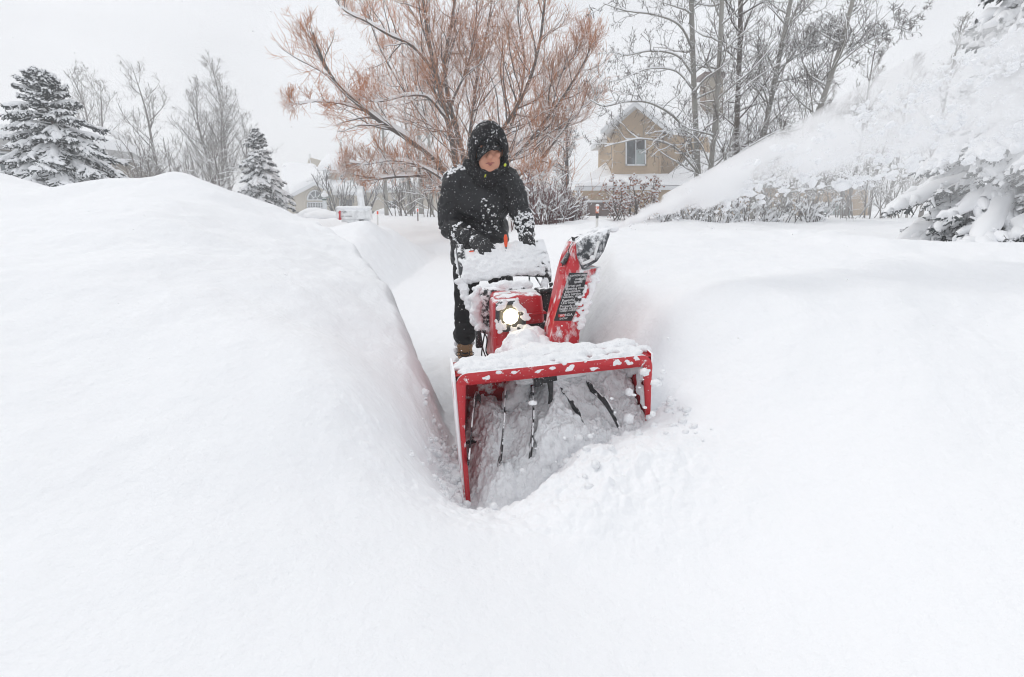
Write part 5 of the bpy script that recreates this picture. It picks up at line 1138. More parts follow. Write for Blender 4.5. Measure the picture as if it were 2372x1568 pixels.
for u0, u1 in ((.20, .345),):
    q0, q1 = wv_(u0, 0), wv_(u1, 0); mb = MB(); off = np.array([.04, -.10, 0]); mb.hexa([q0 + off - (0, 0, 1.7), q1 + off - (0, 0, 1.7), q1 + off + (0, .03, -1.7), q0 + off + (0, .03, -1.7), q0 + off - (0, 0, .5), q1 + off - (0, 0, .5), q1 + off + (0, .03, -.5), q0 + off + (0, .03, -.5)])
    W3 = child('window', mb, M['glass'], LH, base); mb = MB()
    for p, q in ((q0 - (0, 0, .5), q1 - (0, 0, .5)), (q0 - (0, 0, 1.7), q1 - (0, 0, 1.7)), (q0 - (0, 0, .5), q0 - (0, 0, 1.7)), (q1 - (0, 0, .5), q1 - (0, 0, 1.7)), (q0 - (0, 0, .85), q1 - (0, 0, .85))): mb.tube([p + off - (0, .03, 0), q + off - (0, .03, 0)], .05, 6)
    child('frame', mb, M['trim'], W3, base)

# ---- mailbox on its post
d = 9.0; pb = P(836, 500, d); zb = gz(pb[0], d); base = np.array([pb[0], d, zb - .1]); MBX = empty('mailbox', tuple(base), label='white mailbox with red flag and house number on a snowy post', cat='mailbox')
M['mail_white'] = snowy('white enamel', (0.86, 0.87, 0.88), 0.4, 0, up=1.0, cov=-.35, k=.8, scale=12)
pA, pB = P(781, 508, d), P(836, 508, d); h_ = .20; wv2 = .17
sec = [(-wv2/2, 0), (wv2/2, 0), (wv2/2, h_*.62)] + [(wv2/2*math.cos(t), h_*.62 + wv2/2*.9*math.sin(t)) for t in np.linspace(0, math.pi, 9)[1:-1]] + [(-wv2/2, h_*.62)]
mb = MB().prism([(pA[1] + .09 + a, pA[2] + b2) for a, b2 in sec], pA[0], P(857, 508, d)[0], 'x'); BX = child('box', mb, M['mail_white'], MBX, base, bevel=.004)
mb = MB(); mb.box((pA[0] - .006, pA[1] + .09, pA[2] + .11), (.012, .185, .21)); child('door', mb, M['mail_white'], MBX, base, bevel=.004)
mb = MB(); mb.box(P(788, 501, d) + (0, -.012, .03), (.026, .014, .14), rotm(0, .12, 0)); mb.box(P(788, 507, d) + (0, -.012, 0), (.045, .014, .035)); mb.box(P(786.5, 493, d) + (0, -.012, 0), (.035, .012, .02)); child('flag', mb, plain('red flag', (.55, .02, .03), .5), MBX, base)
mb = MB(); mb.box(P(836, 508, d) + (0, .09, -.06), (.10, .10, 1.3)); child('post', mb, M['mail_white'], MBX, base, bevel=.006)
mb = MB(); mb.box(P(822, 511, d) + (0, .09, -.005), (.52, .10, .05)); mb.tube([P(803, 512, d) + (0, .09, 0), P(836, 545, d) + (0, .09, 0)], .035, 6); child('bracket', mb, M['mail_white'], MBX, base)
cv = [((x, pA[1] + .09 + rng.normal(0, .01), pA[2] + h_ + .008 + rng.normal(0, .004)), (.06, .09, .032)) for x in np.linspace(pA[0] + .03, P(853, 508, d)[0], 12)] + [((P(836.5, 500, d)[0], pA[1] + .09, z), (.055, .06, .08)) for z in np.linspace(pA[2] + h_, P(836, 462, d)[2], 7)] + [((P(836.5, 500, d)[0], pA[1] + .09, P(836, 457, d)[2]), (.035, .04, .05))]
cv = [((np.array(c) - base), r_) for c, r_ in cv]; blob('snow_cover', cv, M['snow_lump'], MBX, .012, .004, 12, 3)
M['ink_grey'] = plain('grey lettering', (0.10, 0.10, 0.11), 0.6)
sf = pA[1] + .09 - wv2/2 - .004
text_mesh('number', '1539', .058, M['ink_grey'], BX, tuple(np.array([P(791, 496, d)[0], sf, pA[2] + .125]) - base), (math.pi/2, 0, 0), .001, squash=.8); text_mesh('lettering', 'EAST PORT ROAD', .024, M['ink_grey'], BX, tuple(np.array([P(791, 502, d)[0], sf, pA[2] + .055]) - base), (math.pi/2, 0, 0), .001)
# ---- street name sign on a white post
d = 27.0; pb = P(753, 490, d); base = np.array([pb[0], d, .80]); SG = empty('street_sign', tuple(base), label='white post with two green street name blades before the cream house', cat='street sign')
M['sign_green'] = snowy('green sign sheet', (0.015, 0.07, 0.045), 0.5, 0, up=1.0, cov=-.4, k=.8, scale=6)
mb = MB(); mb.box(P(752.5, 474, d), (.17, .17, P(752, 455, d)[2] - .6)); child('post', mb, M['trim'], SG, base, bevel=.02)
mb = MB(); slab(mb, wpoly([(738.5, 454.5), (765, 455.5), (765, 459), (738.5, 458)], d - .12), .04); s1 = child('blade', mb, M['sign_green'], SG, base); mb = MB(); slab(mb, wpoly([(746, 460.5), (756, 460.5), (756, 464), (746, 464)], d - .12), .04); child('blade', mb, M['sign_green'], SG, base)
text_mesh('lettering', 'EAST PORT ROAD', .075, M['ink_white'], s1, tuple(P(751.8, 456.8, d - .128) - base), (math.pi/2, .04, 0), .002, 'CENTER')
mb = MB(); q = P(752, 452.5, d); mb.ell(q, (.20, .20, .16), None, ICO2); mb.ell(q + (0, 0, .12), (.10, .10, .14)); child('snow_cap', mb, M['snow_roof'], SG, base, smooth=True)
# ---- driveway marker stakes
def stake(px, y0, y1, d, wpx, mat, topmat, label, band=None):
    b = P(px, y1, d); t = P(px - (.5 if px < 1000 else -1.5), y0, d); b2 = b + (b - t)*.25; w_ = wpx/1100*d
    o = empty('marker_stake', tuple(b), label=label, cat='stake', group='driveway marker stakes'); B = np.array(b)
    f = lambda u: t*(1 - u) + b2*u - B
    MB().tube([f(.28), f(1)], w_/2, 8).build('stick', mat, o); MB().tube([f(.0), f(.25)], w_/2*1.25, 8).build('reflector', topmat, o)
    if band: MB().tube([f(.25), f(.42)], w_/2*1.08, 8).build('black_band', M['black'], o)
    blob('snow_cap', [(f(0), (w_*.75, w_*.75, w_*.6))], M['snow_lump'], o, w_*.15, 0, 1, 1); return o
M['stake_white'] = plain('white stake', (.72, .71, .68), .5, var=.05); M['reflector'] = snowy('orange reflector', (.75, .20, .09), .4, 0, up=.3, cov=-.04, k=1.2, scale=12)
stake(1382.5, 476, 532, 7.5, 6.0, M['stake_white'], M['reflector'], 'white driveway stake with an orange reflector and black band near the chute', True)
stake(875, 488, 515, 14, 3.2, M['stake_white'], M['orange'], 'thin stake with a bright orange top right of the mailbox'); stake(968, 483, 506, 20, 2.6, M['brown'], M['orange'], 'thin brown stake with an orange tip near the person')
# ---- snow heaps that hide low bushes before the cream house
for px, d, r_, lb in ((905, 40, (1.5, 1.2, .55), 'rounded snow heap under the right window of the cream house'), (975, 38, (1.6, 1.2, .5), 'broad snow heap below the aspens'), (735, 24, (.95, .9, .45), 'rounded snow heap before the arched window'), (760, 23, (1.2, 1, .3), 'low snow heap left of the mailbox')):
    q = photo_base(px, d); o = blob('snow_heap', [((0, 0, 0), r_), ((r_[0]*.6, .2, -.1), tuple(np.array(r_)*.7))], M['snow_roof'], None, .06, .05, 1.2, 3); o.location = tuple(q); tag(o, lb, 'snow heap', 'snow heaps in front of the cream house')
# ---------------------------------------------------------------- person pushing the machine
M['skin'] = plain('skin', (0.62, 0.30, 0.20), 0.5, var=0.10, vscale=30, bump=0.1, bscale=200)
M['jacket'] = snowy('black jacket cloth', (0.011, 0.012, 0.015), 0.5, 0, up=0.55, cov=-0.74, k=1.1, scale=26, sharp=4, spec=0.38, bump=0.9, bscale=22, fleck=0.21, fscale=85, stretch=(1, 1, .8))
M['hoodcloth'] = snowy('black hood cloth', (0.014, 0.014, 0.016), 0.85, 0, up=0.55, cov=-0.60, k=1.0, scale=40, sharp=4, spec=0.2, bump=0.4, bscale=120, fleck=0.26, fscale=120)
M['trousers'] = snowy('black trouser cloth', (0.012, 0.012, 0.014), 0.75, 0, up=0.6, cov=-0.9, k=1.0, scale=30, sharp=5, spec=0.25, bump=0.4, bscale=20, fleck=0.12, fscale=70)
M['cap'] = snowy('black cap cloth', (0.013, 0.014, 0.016), 0.7, 0, up=0.6, cov=-0.72, k=1.1, scale=60, sharp=5, spec=0.25, fleck=0.36, fscale=110)
M['glove'] = snowy('charcoal glove cloth', (0.030, 0.031, 0.033), 0.65, 0, up=0.6, cov=-0.8, k=1.1, scale=45, sharp=5, spec=0.3, fleck=0.30, fscale=70)
M['leather'] = snowy('tan boot leather', (0.36, 0.20, 0.09), 0.6, 0, up=0.6, cov=-0.62, k=1.2, scale=22, sharp=5, fleck=0.25, fscale=60)
M['lace'] = plain('black lace', (0.012, 0.012, 0.012), 0.7)
M['neon'] = plain('yellow print', (0.55, 0.62, 0.03), 0.5)
M['lip'] = plain('lips', (0.36, 0.12, 0.10), 0.45)
M['eye'] = plain('eye', (0.03, 0.02, 0.015), 0.2)
M['hair'] = plain('dark hair', (0.02, 0.015, 0.012), 0.8)

def cap_chain(mb, pts, rad, k=14, n=14):
    """a limb: tapering tube with round ends"""
    pts = np.asarray(pts, float); rad = np.asarray(rad, float)
    Q = catmull(pts, k); r = np.interp(np.linspace(0, 1, k), np.linspace(0, 1, len(rad)), rad)
    mb.tube(Q, r, n); mb.ell(Q[0], r[0]); mb.ell(Q[-1], r[-1]); return mb
J = dict(ankR=(-.345, 3.34, .10), kneeR=(-.325, 3.25, .47), hipR=(-.30, 3.33, .86), ankL=(-.02, 3.52, .10), kneeL=(-.04, 3.36, .47), hipL=(-.13, 3.36, .86),
         pel=(-.215, 3.34, .88), waist=(-.213, 3.30, 1.02), chest=(-.198, 3.235, 1.20), neck=(-.165, 3.18, 1.37),
         shR=(-.355, 3.215, 1.305), elR=(-.405, 3.16, 1.03), wrR=(-.235, 2.975, .945), shL=(-.03, 3.205, 1.305), elL=(.045, 3.13, 1.12), wrL=(.088, 3.02, .985))
J = {k: np.array(v) for k, v in J.items()}
HC = P(1132, 352, 3.10)                                   # centre of the skull
mb = MB()
Rh = rotm(.20, -.05, .10)                                  # head bowed and turned a little to picture right
hp = lambda x, y, z: HC + Rh @ np.array([x, y, z])
mb.ell(hp(0, .01, .02), (.083, .096, .105), Rh, ICO3); mb.ell(hp(0, -.03, -.05), (.066, .064, .068), Rh, ICO3); mb.ell(hp(0, -.055, -.095), (.034, .032, .026), Rh)
for k, (z, y, r) in enumerate(((.028, -.086, .0105), (.010, -.096, .012), (-.008, -.107, .0145), (-.018, -.110, .0155))): mb.ell(hp(0, y, z), r, Rh)
for sx in (-1, 1):
    mb.ell(hp(sx*.012, -.100, -.020), .0095, Rh); mb.ell(hp(sx*.034, -.075, .038), (.024, .012, .008), Rh); mb.ell(hp(sx*.044, -.066, -.012), (.024, .020, .020), Rh); mb.ell(hp(sx*.080, .012, -.002), (.010, .020, .032), Rh)
mb.ell(hp(0, -.092, -.052), (.024, .010, .005), Rh); mb.ell(hp(0, -.090, -.062), (.021, .010, .006), Rh)
mb.tube([hp(0, .03, -.05), J['neck'], J['chest']], (.055, .058, .07), 14)
cap_chain(mb, [J['pel'], J['waist'], J['chest'], J['neck'] + (0, 0, -.05)], (.11, .105, .12, .06)); cap_chain(mb, [J['shR'], J['shL']], (.055, .055))
for s_ in 'RL':
    cap_chain(mb, [J['hip'+s_], J['knee'+s_], J['ank'+s_]], (.075, .055, .038)); cap_chain(mb, [J['sh'+s_], J['el'+s_], J['wr'+s_]], (.048, .040, .028))
    mb.ell(J['ank'+s_] + (0, -.06, -.055), (.04, .11, .035))
mb.ell(J['wrR'] + (.03, -.05, -.02), (.035, .045, .025)); mb.ell(J['wrL'] + (.01, -.05, -.02), (.03, .045, .025))
PER = mb.build('person', M['skin'], None)
remesh(PER, .006, 2)
tag(PER, 'person in a snow-flecked black hooded jacket and cap walking behind the red snow blower', 'person')
# face details
for sx in (-1, 1):
    MB().ell(hp(sx*.031, -.078, .018), (.013, .010, .0055), Rh).build('eye', M['eye'], PER, True)
    MB().tube([hp(sx*.012, -.089, .036), hp(sx*.032, -.090, .044), hp(sx*.052, -.074, .038)], (.003, .005, .003), 6).build('eyebrow', M['hair'], PER, True)
mb = MB().tube([hp(-.026, -.088, -.056), hp(-.012, -.099, -.053), hp(0, -.101, -.055), hp(.012, -.099, -.053), hp(.026, -.087, -.054)], (.002, .0045, .0042, .0045, .002), 8)
mb.tube([hp(-.020, -.088, -.060), hp(0, -.099, -.063), hp(.020, -.088, -.060)], (.002, .0055, .002), 8); mb.build('lips', M['lip'], PER, True)
# cap: crown and curved visor tipped over the eyes
CAP = blob('cap', [(hp(0, .012, .062), (.086, .104, .078), Rh, ICO3)], M['cap'], PER, .006, .0, 1, 1)
A_, B_ = 26, 9; G = []
for i in range(A_):
    u = -1 + 2*i/(A_-1); row = []
    for j in range(B_):
        v = j/(B_-1)
        x = u*(.075 - .006*v); y = -.045*(1 - u*u)**.5*0 - .062*math.sqrt(max(0, 1 - (u*.88)**2)) - v*(.068*(1 - abs(u)**2.6)) - .014
        z = .050 - .030*v - .036*u*u*(.45 + .75*v) + .024*u*v
        row.append(hp(x, y, z))
    G.append(row)
vz = MB().grid(np.array(G)).build('visor', M['cap'], CAP, True); md = vz.modifiers.new('t', 'SOLIDIFY'); md.thickness = .005; bake(vz)
# neck warmer and hood
lm = [(hp(0, -.015, -.115), (.074, .072, .045), Rh, ICO3), (J['neck'] + (0, -.02, .0), (.095, .095, .075)), (J['neck'] + (0, -.03, -.06), (.09, .09, .06))]
NW = blob('neck_warmer', lm, M['hoodcloth'], PER, .007, .003, 40, 1)
V, F = ICO3; V, F = _ico(5)
hc = HC + np.array([-.002, .020, .018]); ax3 = np.array([.116, .140, .150])
fd = Rh @ np.array([0, -1, -.22]); fd /= np.linalg.norm(fd)
Vw = hc + V*ax3
loc_ = (Vw - hc) @ Rh                                      # head frame
op = (loc_[:, 1] < -.035) & ((loc_[:, 0]/.094)**2 + ((loc_[:, 2] + .040)/.118)**2 < 1)
keep = ~(op[F].all(1)) & ~((loc_[:, 2] < -.135)[F].all(1))
Vw = Vw + np.where(loc_[:, 2:3] > .08, 1, 0)*np.array([0, .012, .008])*sstep(.08, .15, loc_[:, 2])[:, None]
Vw += (V*(.006*fbm(Vw*16, 3))[:, None])
used_, inv = np.unique(F[keep], return_inverse=True)
HD = link('hood', mesh_np('hood', Vw[used_], inv.reshape(-1, 3), True), M['hoodcloth'], PER); md = HD.modifiers.new('t', 'SOLIDIFY'); md.thickness = .016; md.offset = 0; bake(HD); HD.data.polygons.foreach_set('use_smooth', np.ones(len(HD.data.polygons), bool))
# rolled collar that the hood runs into
rim = []
for a in np.linspace(math.radians(-200), math.radians(20), 26): rim.append(J['neck'] + np.array([.118*math.cos(a), .02 - .0 + .100*math.sin(a)*-1*-1, .035 - .055*max(0, -math.sin(a))]))
lm = [(p, (.034, .036, .036)) for p in rim] + [(J['neck'] + (0, .09, .02), (.13, .06, .09)), (J['neck'] + (-.10, .04, .0), (.07, .08, .06)), (J['neck'] + (.10, .04, .0), (.06, .08, .06))]
blob('collar', lm, M['hoodcloth'], PER, .009, .007, 22, 3)
# jacket: trunk and sleeves in one skin, with folds
mb = MB()
for c, r in ((J['pel'] + (-.005, 0, -.03), (.205, .155, .12)), (J['waist'] + (-.004, 0, .0), (.198, .150, .14)), (J['chest'] + (-.003, .0, -.03), (.202, .150, .15)), (J['chest'] + (0, .02, .07), (.185, .130, .10))): mb.ell(c, r, None, ICO3)
mb.tube([J['pel'] + (-.01, -.01, -.125), J['pel'] + (-.008, -.005, -.02), J['waist']], (.198, .200, .190), 28)
cap_chain(mb, [J['shR'] + (.03, 0, .01), J['shR']*.5 + J['shL']*.5 + (0, .01, .035), J['shL'] + (-.03, 0, .01)], (.082, .10, .080))
cap_chain(mb, [J['shR'], J['shR']*.5 + J['elR']*.5 + (-.012, 0, 0), J['elR']], (.085, .076, .068)); cap_chain(mb, [J['elR'], J['elR']*.5 + J['wrR']*.5, J['wrR']], (.068, .064, .054))
cap_chain(mb, [J['shL'], J['shL']*.5 + J['elL']*.5 + (.012, 0, 0), J['elL']], (.082, .072, .064)); cap_chain(mb, [J['elL'], J['elL']*.5 + J['wrL']*.5 + (.012, 0, 0), J['wrL']], (.064, .060, .050))
JK = mb.build('jacket', M['jacket'], PER); remesh(JK, .009, 6)
V = coords(JK.data); N = normals(JK.data)
arm = np.zeros(len(V))
for a, b in (('shR', 'elR'), ('elR', 'wrR'), ('shL', 'elL'), ('elL', 'wrL')):
    ab = J[b] - J[a]; t = np.clip(((V - J[a]) @ ab)/(ab @ ab), 0, 1); dd = np.linalg.norm(V - J[a] - t[:, None]*ab, axis=1); arm = np.maximum(arm, sstep(.12, .07, dd))
wr = np.abs(np.sin((V[:, 2]*1.0 + .25*fbm(V*6, 2))*46))**1.5
V2 = V + N*(.014*fbm(V*np.array([9, 9, 7]), 3) + .012*arm*(wr - .4) + (1 - arm)*.010*(np.abs(np.sin((V[:, 2]*.6 + V[:, 0]*.5 + .12*fbm(V*5 + 4, 2))*38))**2 - .4))[:, None]
V2[:, 1] -= .006*np.exp(-((V[:, 0] + .185)/.010)**2)*(V[:, 1] < 3.2)*(V[:, 2] < 1.3)          # placket
hem = .765; V2[:, 2] = np.where(V2[:, 2] < hem, hem + (V2[:, 2] - hem)*.05, V2[:, 2])
set_coords(JK.data, V2)
# pocket flaps, press studs, pull tabs, caked snow
for pxy in ((1206, 412), (1143, 478)): MB().ell(P(*pxy, 3.075), (.006, .004, .006)).build('press_stud', M['ink_white'], JK, True)
for pxy, r in (((1124, 407), (.004, .003, .011)), ((1170, 382), (.008, .004, .010))): MB().ell(P(*pxy, 3.03 if r[0] < .005 else 3.02), r, rotm(0, .4, 0)).build('logo_mark', M['neon'], NW, True)
rs2 = np.random.default_rng(11)
def on_surface(o, n, cond):
    V = coords(o.data); N = normals(o.data); k = np.nonzero(cond(V, N))[0]; k = rs2.choice(k, min(n, len(k)), False); return V[k], N[k]
def crust(parent, n, cond, r0, r1, flat=.5, clump=0, name='snow_flecks', soft=False):
    V, N = on_surface(parent, n, cond); mb = MB()
    for v, n_ in zip(V, N):
        for c in range(1 + clump):
            r = rs2.uniform(r0, r1); R = np.array(Vector(n_).to_track_quat('Z', 'Y').to_matrix()); mb.ell(v + R @ np.array([rs2.normal(0, r*1.3), rs2.normal(0, r*1.3), 0])*(c > 0), (r*rs2.uniform(.7, 1.5), r, r*flat), R, ICO1)
    o = mb.build(name, M['snow_far'], parent, True); o['kind'] = 'stuff'; return o
crust(JK, 110, lambda V, N: N[:, 1] < .3, .0014, .0034)
crust(JK, 90, lambda V, N: (N[:, 2] > .55) & (V[:, 2] > 1.28) & (V[:, 0] < -.2), .004, .010, .6, 3)
sl = J['elL']*.35 + J['wrL']*.65
crust(JK, 100, lambda V, N: (np.linalg.norm(V - sl, axis=1) < .088) & (N[:, 1] < -.1) & (N[:, 2] > -.35), .004, .009, .4, 1)
crust(JK, 26, lambda V, N: (np.abs(V[:, 0] + .15) < .06) & (N[:, 1] < -.4) & (V[:, 2] > .98) & (V[:, 2] < 1.2), .003, .006, .5, 3)
sr = J['elR']*.4 + J['wrR']*.6
crust(JK, 22, lambda V, N: (np.linalg.norm(V - sr, axis=1) < .085) & (N[:, 1] < -.1), .004, .009, .5, 3)
crust(HD, 110, lambda V, N: (N[:, 2] > -.1) & (N[:, 1] < .3), .0015, .0036, .7, 1)
# trousers
mb = MB()
for s_, o_ in (('R', 0), ('L', 0)):
    h, k, a = J['hip'+s_], J['knee'+s_], J['ank'+s_]
    cap_chain(mb, [h, h*.5 + k*.5, k], (.105, .092, .078)); cap_chain(mb, [k, k*.5 + a*.5, a + (0, .0, .15)], (.078, .076, .080))
mb.ell(J['pel'] + (0, .01, -.03), (.17, .125, .11))
TR = mb.build('trousers', M['trousers'], PER); remesh(TR, .008, 3); V = coords(TR.data); N = normals(TR.data)
set_coords(TR.data, V + N*(.008*fbm(V*8, 3) + .006*np.abs(np.sin((V[:, 2] + .2*fbm(V*5, 2))*40))*sstep(.45, .2, np.abs(V[:, 2] - .3) + .2))[:, None])
crust(TR, 60, lambda V, N: N[:, 1] < 0, .0016, .0038)
# boots
for s_, rz in (('R', .10), ('L', -.10)):
    a = J['ank'+s_]; R = rotm(0, 0, rz); q_ = lambda x, y, z: a + R @ np.array([x, y, z])
    BT = blob('boot', [(q_(0, .0, .075), (.062, .066, .05), R), (q_(0, .0, .01), (.060, .070, .07), R), (q_(0, -.05, -.035), (.054, .085, .045), R), (q_(0, -.12, -.050), (.054, .060, .034), R), (q_(0, .03, -.04), (.052, .06, .045), R)], M['leather'], PER, .006, .002, 30, 2)
    mb = MB().tube([q_(x, y, -.085) for x, y in ((0, .09), (.05, .06), (.045, -.02), (.056, -.10), (.04, -.17), (0, -.185), (-.04, -.17), (-.056, -.10), (-.045, -.02), (-.05, .06), (0, .09))], .014, 8); mb.box(q_(0, -.05, -.088), (.085, .22, .022), R); mb.build('sole', M['rubber'], BT, True)
    MB().hexa([q_(*c) for c in ((-.028, -.068, .0), (.028, -.068, .0), (.026, -.055, .0), (-.026, -.055, .0), (-.036, -.078, .115), (.036, -.078, .115), (.034, -.066, .115), (-.034, -.066, .115))]).build('tongue', M['leather'], BT, bevel=.004)
    mb = MB()
    for k in range(4):
        z = .045 - .022*k; y = -.074 - .010*k; mb.tube([q_(-.034, y + .012, z), q_(0, y - .012, z - .012), q_(.034, y + .012, z)], .0035, 6); mb.tube([q_(-.034, y + .012, z - .018), q_(0, y - .012, z - .006), q_(.034, y + .012, z - .018)], .0035, 6)
    aa = np.linspace(0, 2*math.pi, 17)
    for sx in (-1, 1): mb.tube([q_(sx*(.03 + .024*(1 - math.cos(t))/1.0*.7), -.092, .036 + .014*math.sin(t)) for t in aa], .003, 6)
    mb.build('lace', M['lace'], BT, True)
    blob('snow_cover', [(q_(x, y, z), r) for x, y, z, r in ((-.06, -.01, .09, .022), (-.065, -.04, .05, .02), (-.058, -.09, -.01, .02), (.06, -.02, .095, .017), (.04, -.04, .11, .012), (-.03, -.06, .112, .012), (-.06, .0, .02, .02))], M['snow_lump'], BT, .006, .004, 40, 1)
# gloves: palm, four curled fingers and a thumb closing on the grips
def glove(wr, palm, dirf, side, up, thumb, curl=1.0, s=1.0):
    """dirf: where the knuckles point; side: from little finger to index; up: back of the hand"""
    dirf, side, up = [np.array(v, float)/np.linalg.norm(v) for v in (dirf, side, up)]
    f = lambda a, b, c: palm + s*(a*side + b*dirf + c*up)
    mb = MB(); R = np.stack([side, dirf, up], 1)
    mb.ell(f(0, 0, 0), np.array((.047, .050, .026))*s, R, ICO3); mb.ell(f(0, .025, .006), np.array((.045, .026, .022))*s, R, ICO3); cap_chain(mb, [wr, wr*.4 + palm*.6, f(0, -.03, 0)], (.043*s, .040*s, .034*s))
    for i, (x, ln) in enumerate(((-.034, .80), (-.012, .94), (.011, 1.0), (.034, .92))):
        p0 = f(x, .036, .008); p1 = f(x*1.05, .036 + .030*ln, -.004); p2 = f(x*1.05, .034 + .036*ln, -.034); p3 = f(x, .014 + .02*ln, -.052)
        Q = np.array([p0, p1, p2, p3]); Qs = catmull(Q, 12); rad = np.interp(np.linspace(0, 1, 12), [0, .35, .7, 1], [.0125, .0130, .0118, .0095])*s
        mb.tube(Qs, rad, 10); mb.ell(Qs[-1], rad[-1]); mb.ell(p0, .0138*s)
    t0 = f(thumb*.040, -.012, -.006); t1 = f(thumb*.056, .012, -.024); t2 = f(thumb*.040, .034, -.042); Qs = catmull(np.array([t0, t1, t2]), 10); mb.tube(Qs, np.linspace(.015, .011, 10)*s, 10); mb.ell(Qs[-1], .011*s)
    o = mb.build('glove', M['glove'], PER); remesh(o, .0038, 1); V = coords(o.data); set_coords(o.data, V + normals(o.data)*(.0018*fbm(V*60, 2))[:, None]); return o
GR = toworld(PL(1113, 572, 1.30)) ; gR = P(1117, 566, 2.86)
g1 = glove(J['wrR'], gR, (.55, -.55, -.62), (-.80, -.35, -.35), (.05, -.70, .70), 1, s=1.08)
gL = P(1222, 562, 2.93)
g2 = glove(J['wrL'], gL, (.0, -.75, -.65), (-1, .05, -.05), (.15, -.55, .80), 1, s=1.0)
for gg, w in ((g1, J['wrR']), (g2, J['wrL'])):
    crust(gg, 26, lambda V, N: (np.linalg.norm(V - w, axis=1) < .08) & (N[:, 2] > .0), .003, .008, .5, 3)
    crust(gg, 26, lambda V, N: N[:, 2] > -.3, .0015, .003, .6, 0)
# ---------------------------------------------------------------- thrown snow, falling flakes and the snowy air
S0 = P(1417, 530, 2.26); S1 = P(2372, 200, 3.05); AXV = S1 - S0; LEN = np.linalg.norm(AXV); AXV /= LEN
e2 = np.cross([0, 0, 1.0], AXV); e2 /= np.linalg.norm(e2); e3 = np.cross(AXV, e2)          # e3 is up-ish
PR = np.stack([AXV, e2, e3], 1)
LT = LEN*1.45; rad_at = lambda x: .016 + .108*x
# the drifting powder: a cone of air thick with fine snow
xs = np.linspace(0, LT, 30); aa = np.linspace(0, 2*math.pi, 33)
G = np.stack([np.stack([np.full_like(aa, x), 1.5*rad_at(x)*np.cos(aa), np.where(np.sin(aa) < 0, 2.6, 1.5)*rad_at(x)*np.sin(aa)], -1) for x in xs])
mb = MB(); mb.grid(G)
for k, x in ((0, 0.0), (-1, LT)):
    b = mb.n; mb.add(np.concatenate([G[k][:-1], [[x, 0, 0]]]), np.zeros((0, 3), int)); i = np.arange(32); mb.F3.append(b + (np.stack([np.full(32, 32), i, (i+1) % 32], 1) if k == 0 else np.stack([np.full(32, 32), (i+1) % 32, i], 1)))
m, nt, out = new_mat('powder in the air'); L = nt.links
tc = nt.nodes.new('ShaderNodeTexCoord'); sx = nt.nodes.new('ShaderNodeSeparateXYZ'); L.new(tc.outputs['Object'], sx.inputs[0])
rcone = math_(nt, 'ADD', math_(nt, 'MULTIPLY', sx.outputs[0], .108), .016)
zz = sx.outputs[2]; yy = sx.outputs[1]
rr3 = math_(nt, 'SQRT', math_(nt, 'ADD', math_(nt, 'MULTIPLY', yy, yy), math_(nt, 'MULTIPLY', zz, zz))); q = math_(nt, 'DIVIDE', rr3, rcone)
mp = nt.nodes.new('ShaderNodeMapping'); mp.inputs['Scale'].default_value = (.8, 1.5, 1.5); L.new(tc.outputs['Object'], mp.inputs[0])
n1 = noise_(nt, mp.outputs[0], 3.2, 5, .6); n2 = noise_(nt, mp.outputs[0], 12, 3, .6)
nn = math_(nt, 'ADD', math_(nt, 'MULTIPLY', math_(nt, 'SUBTRACT', n1, .5), 7.5), math_(nt, 'MULTIPLY', math_(nt, 'SUBTRACT', n2, .5), 3.2))
# firmer along the upper side, ragged below
low = math_(nt, 'MULTIPLY', math_(nt, 'DIVIDE', zz, rcone), .55)
v = math_(nt, 'ADD', math_(nt, 'SUBTRACT', 0.66, q), math_(nt, 'ADD', math_(nt, 'MULTIPLY', nn, math_(nt, 'MINIMUM', math_(nt, 'MULTIPLY_ADD', sx.outputs[0], .8), 1.0)), low))
core = math_(nt, 'MULTIPLY', v, 2.2, True)
dens = math_(nt, 'DIVIDE', math_(nt, 'MULTIPLY', core, .16), math_(nt, 'POWER', rcone, 2.0))
zl = math_(nt, 'MAXIMUM', zz, math_(nt, 'MULTIPLY', zz, -.55)); ql = math_(nt, 'DIVIDE', math_(nt, 'SQRT', math_(nt, 'ADD', math_(nt, 'MULTIPLY', yy, yy), math_(nt, 'MULTIPLY', zl, zl))), rcone)
veil = math_(nt, 'MULTIPLY', math_(nt, 'MULTIPLY', math_(nt, 'SUBTRACT', 1.45, ql), .9, True), math_(nt, 'MULTIPLY', n1, 1.7))
tot = math_(nt, 'ADD', dens, veil)
pv = nt.nodes.new('ShaderNodeVolumePrincipled'); pv.inputs['Color'].default_value = (.995, .996, .998, 1); pv.inputs['Anisotropy'].default_value = 0.55; L.new(tot, pv.inputs['Density']); L.new(pv.outputs[0], out.inputs['Volume'])
PLM = mb.build('snow_plume', m, None, True)
import bmesh
bm = bmesh.new(); bm.from_mesh(PLM.data); bmesh.ops.remove_doubles(bm, verts=bm.verts, dist=1e-5); bmesh.ops.recalc_face_normals(bm, faces=bm.faces); bm.to_mesh(PLM.data); bm.free()
PLM.location = tuple(S0); PLM.rotation_euler = Matrix(PR.tolist()).to_euler()
tag(PLM, 'plume of powder snow blown out of the chute towards the upper right', 'snow', kind='stuff')
scene.cycles.volume_step_rate = 0.12; scene.cycles.volume_max_steps = 256
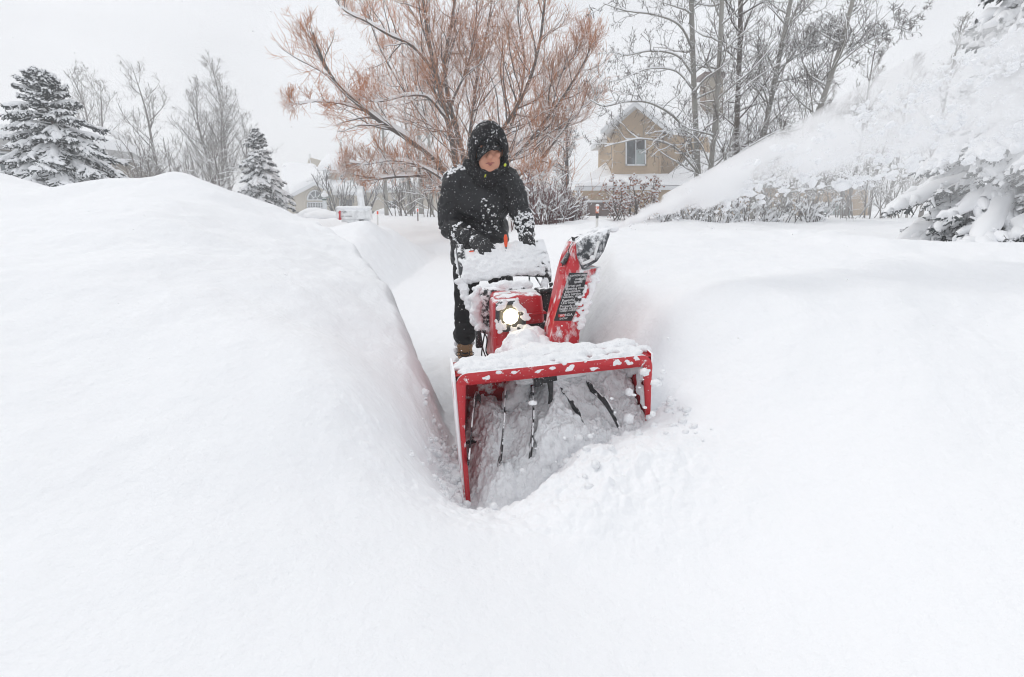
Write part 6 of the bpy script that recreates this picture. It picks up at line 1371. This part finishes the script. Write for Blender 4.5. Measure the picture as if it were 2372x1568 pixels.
# clods and grains carried in it
rp_ = np.random.default_rng(77); mb = MB()
def put(x, ra, th, r_, n=1):
    c = S0 + PR @ np.array([x, ra*rad_at(x)*math.cos(th), ra*rad_at(x)*math.sin(th)])
    for k in range(n): mb.ell(c + rp_.normal(0, r_*1.1, 3)*(k > 0), r_*rp_.uniform(.6, 1.3, 3)*np.array([1.25, 1, 1]), PR @ rotm(0, 0, rp_.uniform(-.5, .5)), ICO1 if r_ < .012 else ICO2)
for k in range(2600):
    x = LT*rp_.random()**.75; put(x, abs(rp_.normal(0, .75)), rp_.uniform(0, 2*math.pi), rp_.uniform(.0018, .0055))
def clump(x, ra, th, r_, n):
    c = S0 + PR @ np.array([x, ra*rad_at(x)*math.cos(th), ra*rad_at(x)*math.sin(th)])
    for k in range(n):
        q_ = rp_.normal(0, 1, 3)*r_*np.array([2.2, 1.3, 1.1]); rr4 = r_*rp_.lognormal(-.5, .55); V, F = ICO2 if rr4 > .006 else ICO1
        V = V*(1 + .35*fbm(V*1.7 + rp_.uniform(0, 50), 2))[:, None]*rr4*np.array([1.5, 1, .85]); mb.add(c + PR @ q_ + V @ (PR @ rotm(*rp_.normal(0, .5, 3))).T, F)
for k in range(230):     # lumps falling out of the lower side
    x = LT*rp_.uniform(.12, 1); clump(x, rp_.uniform(.3, 1.25), rp_.normal(-math.pi/2, .8), rp_.uniform(.004, .0105)*(0.7 + .35*x), int(rp_.integers(4, 14)))
for k in range(230):
    x = LT*rp_.uniform(.1, 1); clump(x, rp_.uniform(.65, 1.1), rp_.normal(math.pi/2, .7), rp_.uniform(.003, .008)*(.7 + .3*x), 9)
for k in range(90):
    x = LT*rp_.uniform(.15, 1); clump(x, rp_.uniform(.45, 1.0), rp_.normal(math.pi, .9), rp_.uniform(.0025, .007)*(.7 + .35*x), 9)
o = mb.build('snow_clods', M['snow_far'], None, True); tag(o, 'clods and grains of snow flying in the plume', 'snow', kind='stuff')
# ---- falling flakes
n = 5200; d_ = .9 + 13*rp_.random(n)**.6; u = rp_.uniform(-120, 2500, n); v = rp_.uniform(-80, 900, n); mb = MB()
for k in range(n):
    p = P(u[k], v[k], d_[k])
    if p[2] < gz(p[0], p[1]) + .02 if k % 7 == 0 else p[2] < .9 and d_[k] > 3: continue
    r_ = rp_.uniform(.0014, .0036); mb.ell(p, (r_, r_, r_*rp_.uniform(.6, 1)), None, ICO1)
m, nt, out = new_mat('snowflake'); a_ = nt.nodes.new('ShaderNodeBsdfDiffuse'); b_ = nt.nodes.new('ShaderNodeBsdfTranslucent'); c_ = nt.nodes.new('ShaderNodeMixShader')
a_.inputs[0].default_value = b_.inputs[0].default_value = (.97, .975, .98, 1); c_.inputs[0].default_value = .5; nt.links.new(a_.outputs[0], c_.inputs[1]); nt.links.new(b_.outputs[0], c_.inputs[2]); nt.links.new(c_.outputs[0], out.inputs[0]); M['flake'] = m
o = mb.build('snowflakes', M['flake'], None, True); tag(o, 'falling snowflakes filling the air', 'snow', kind='stuff')
# ---- haze of falling snow
m, nt, out = new_mat('snowy air'); pv = nt.nodes.new('ShaderNodeVolumePrincipled'); pv.inputs['Color'].default_value = (.96, .965, .97, 1); pv.inputs['Density'].default_value = 0.0075; pv.inputs['Anisotropy'].default_value = .1
nt.links.new(pv.outputs[0], out.inputs['Volume'])
HZ = MB().box((0, 20, 8), (240, 200, 20)).build('haze', m, None); HZ['kind'] = 'stuff'; HZ['label'] = 'thin haze of falling snow'
HZ['category'] = 'haze'
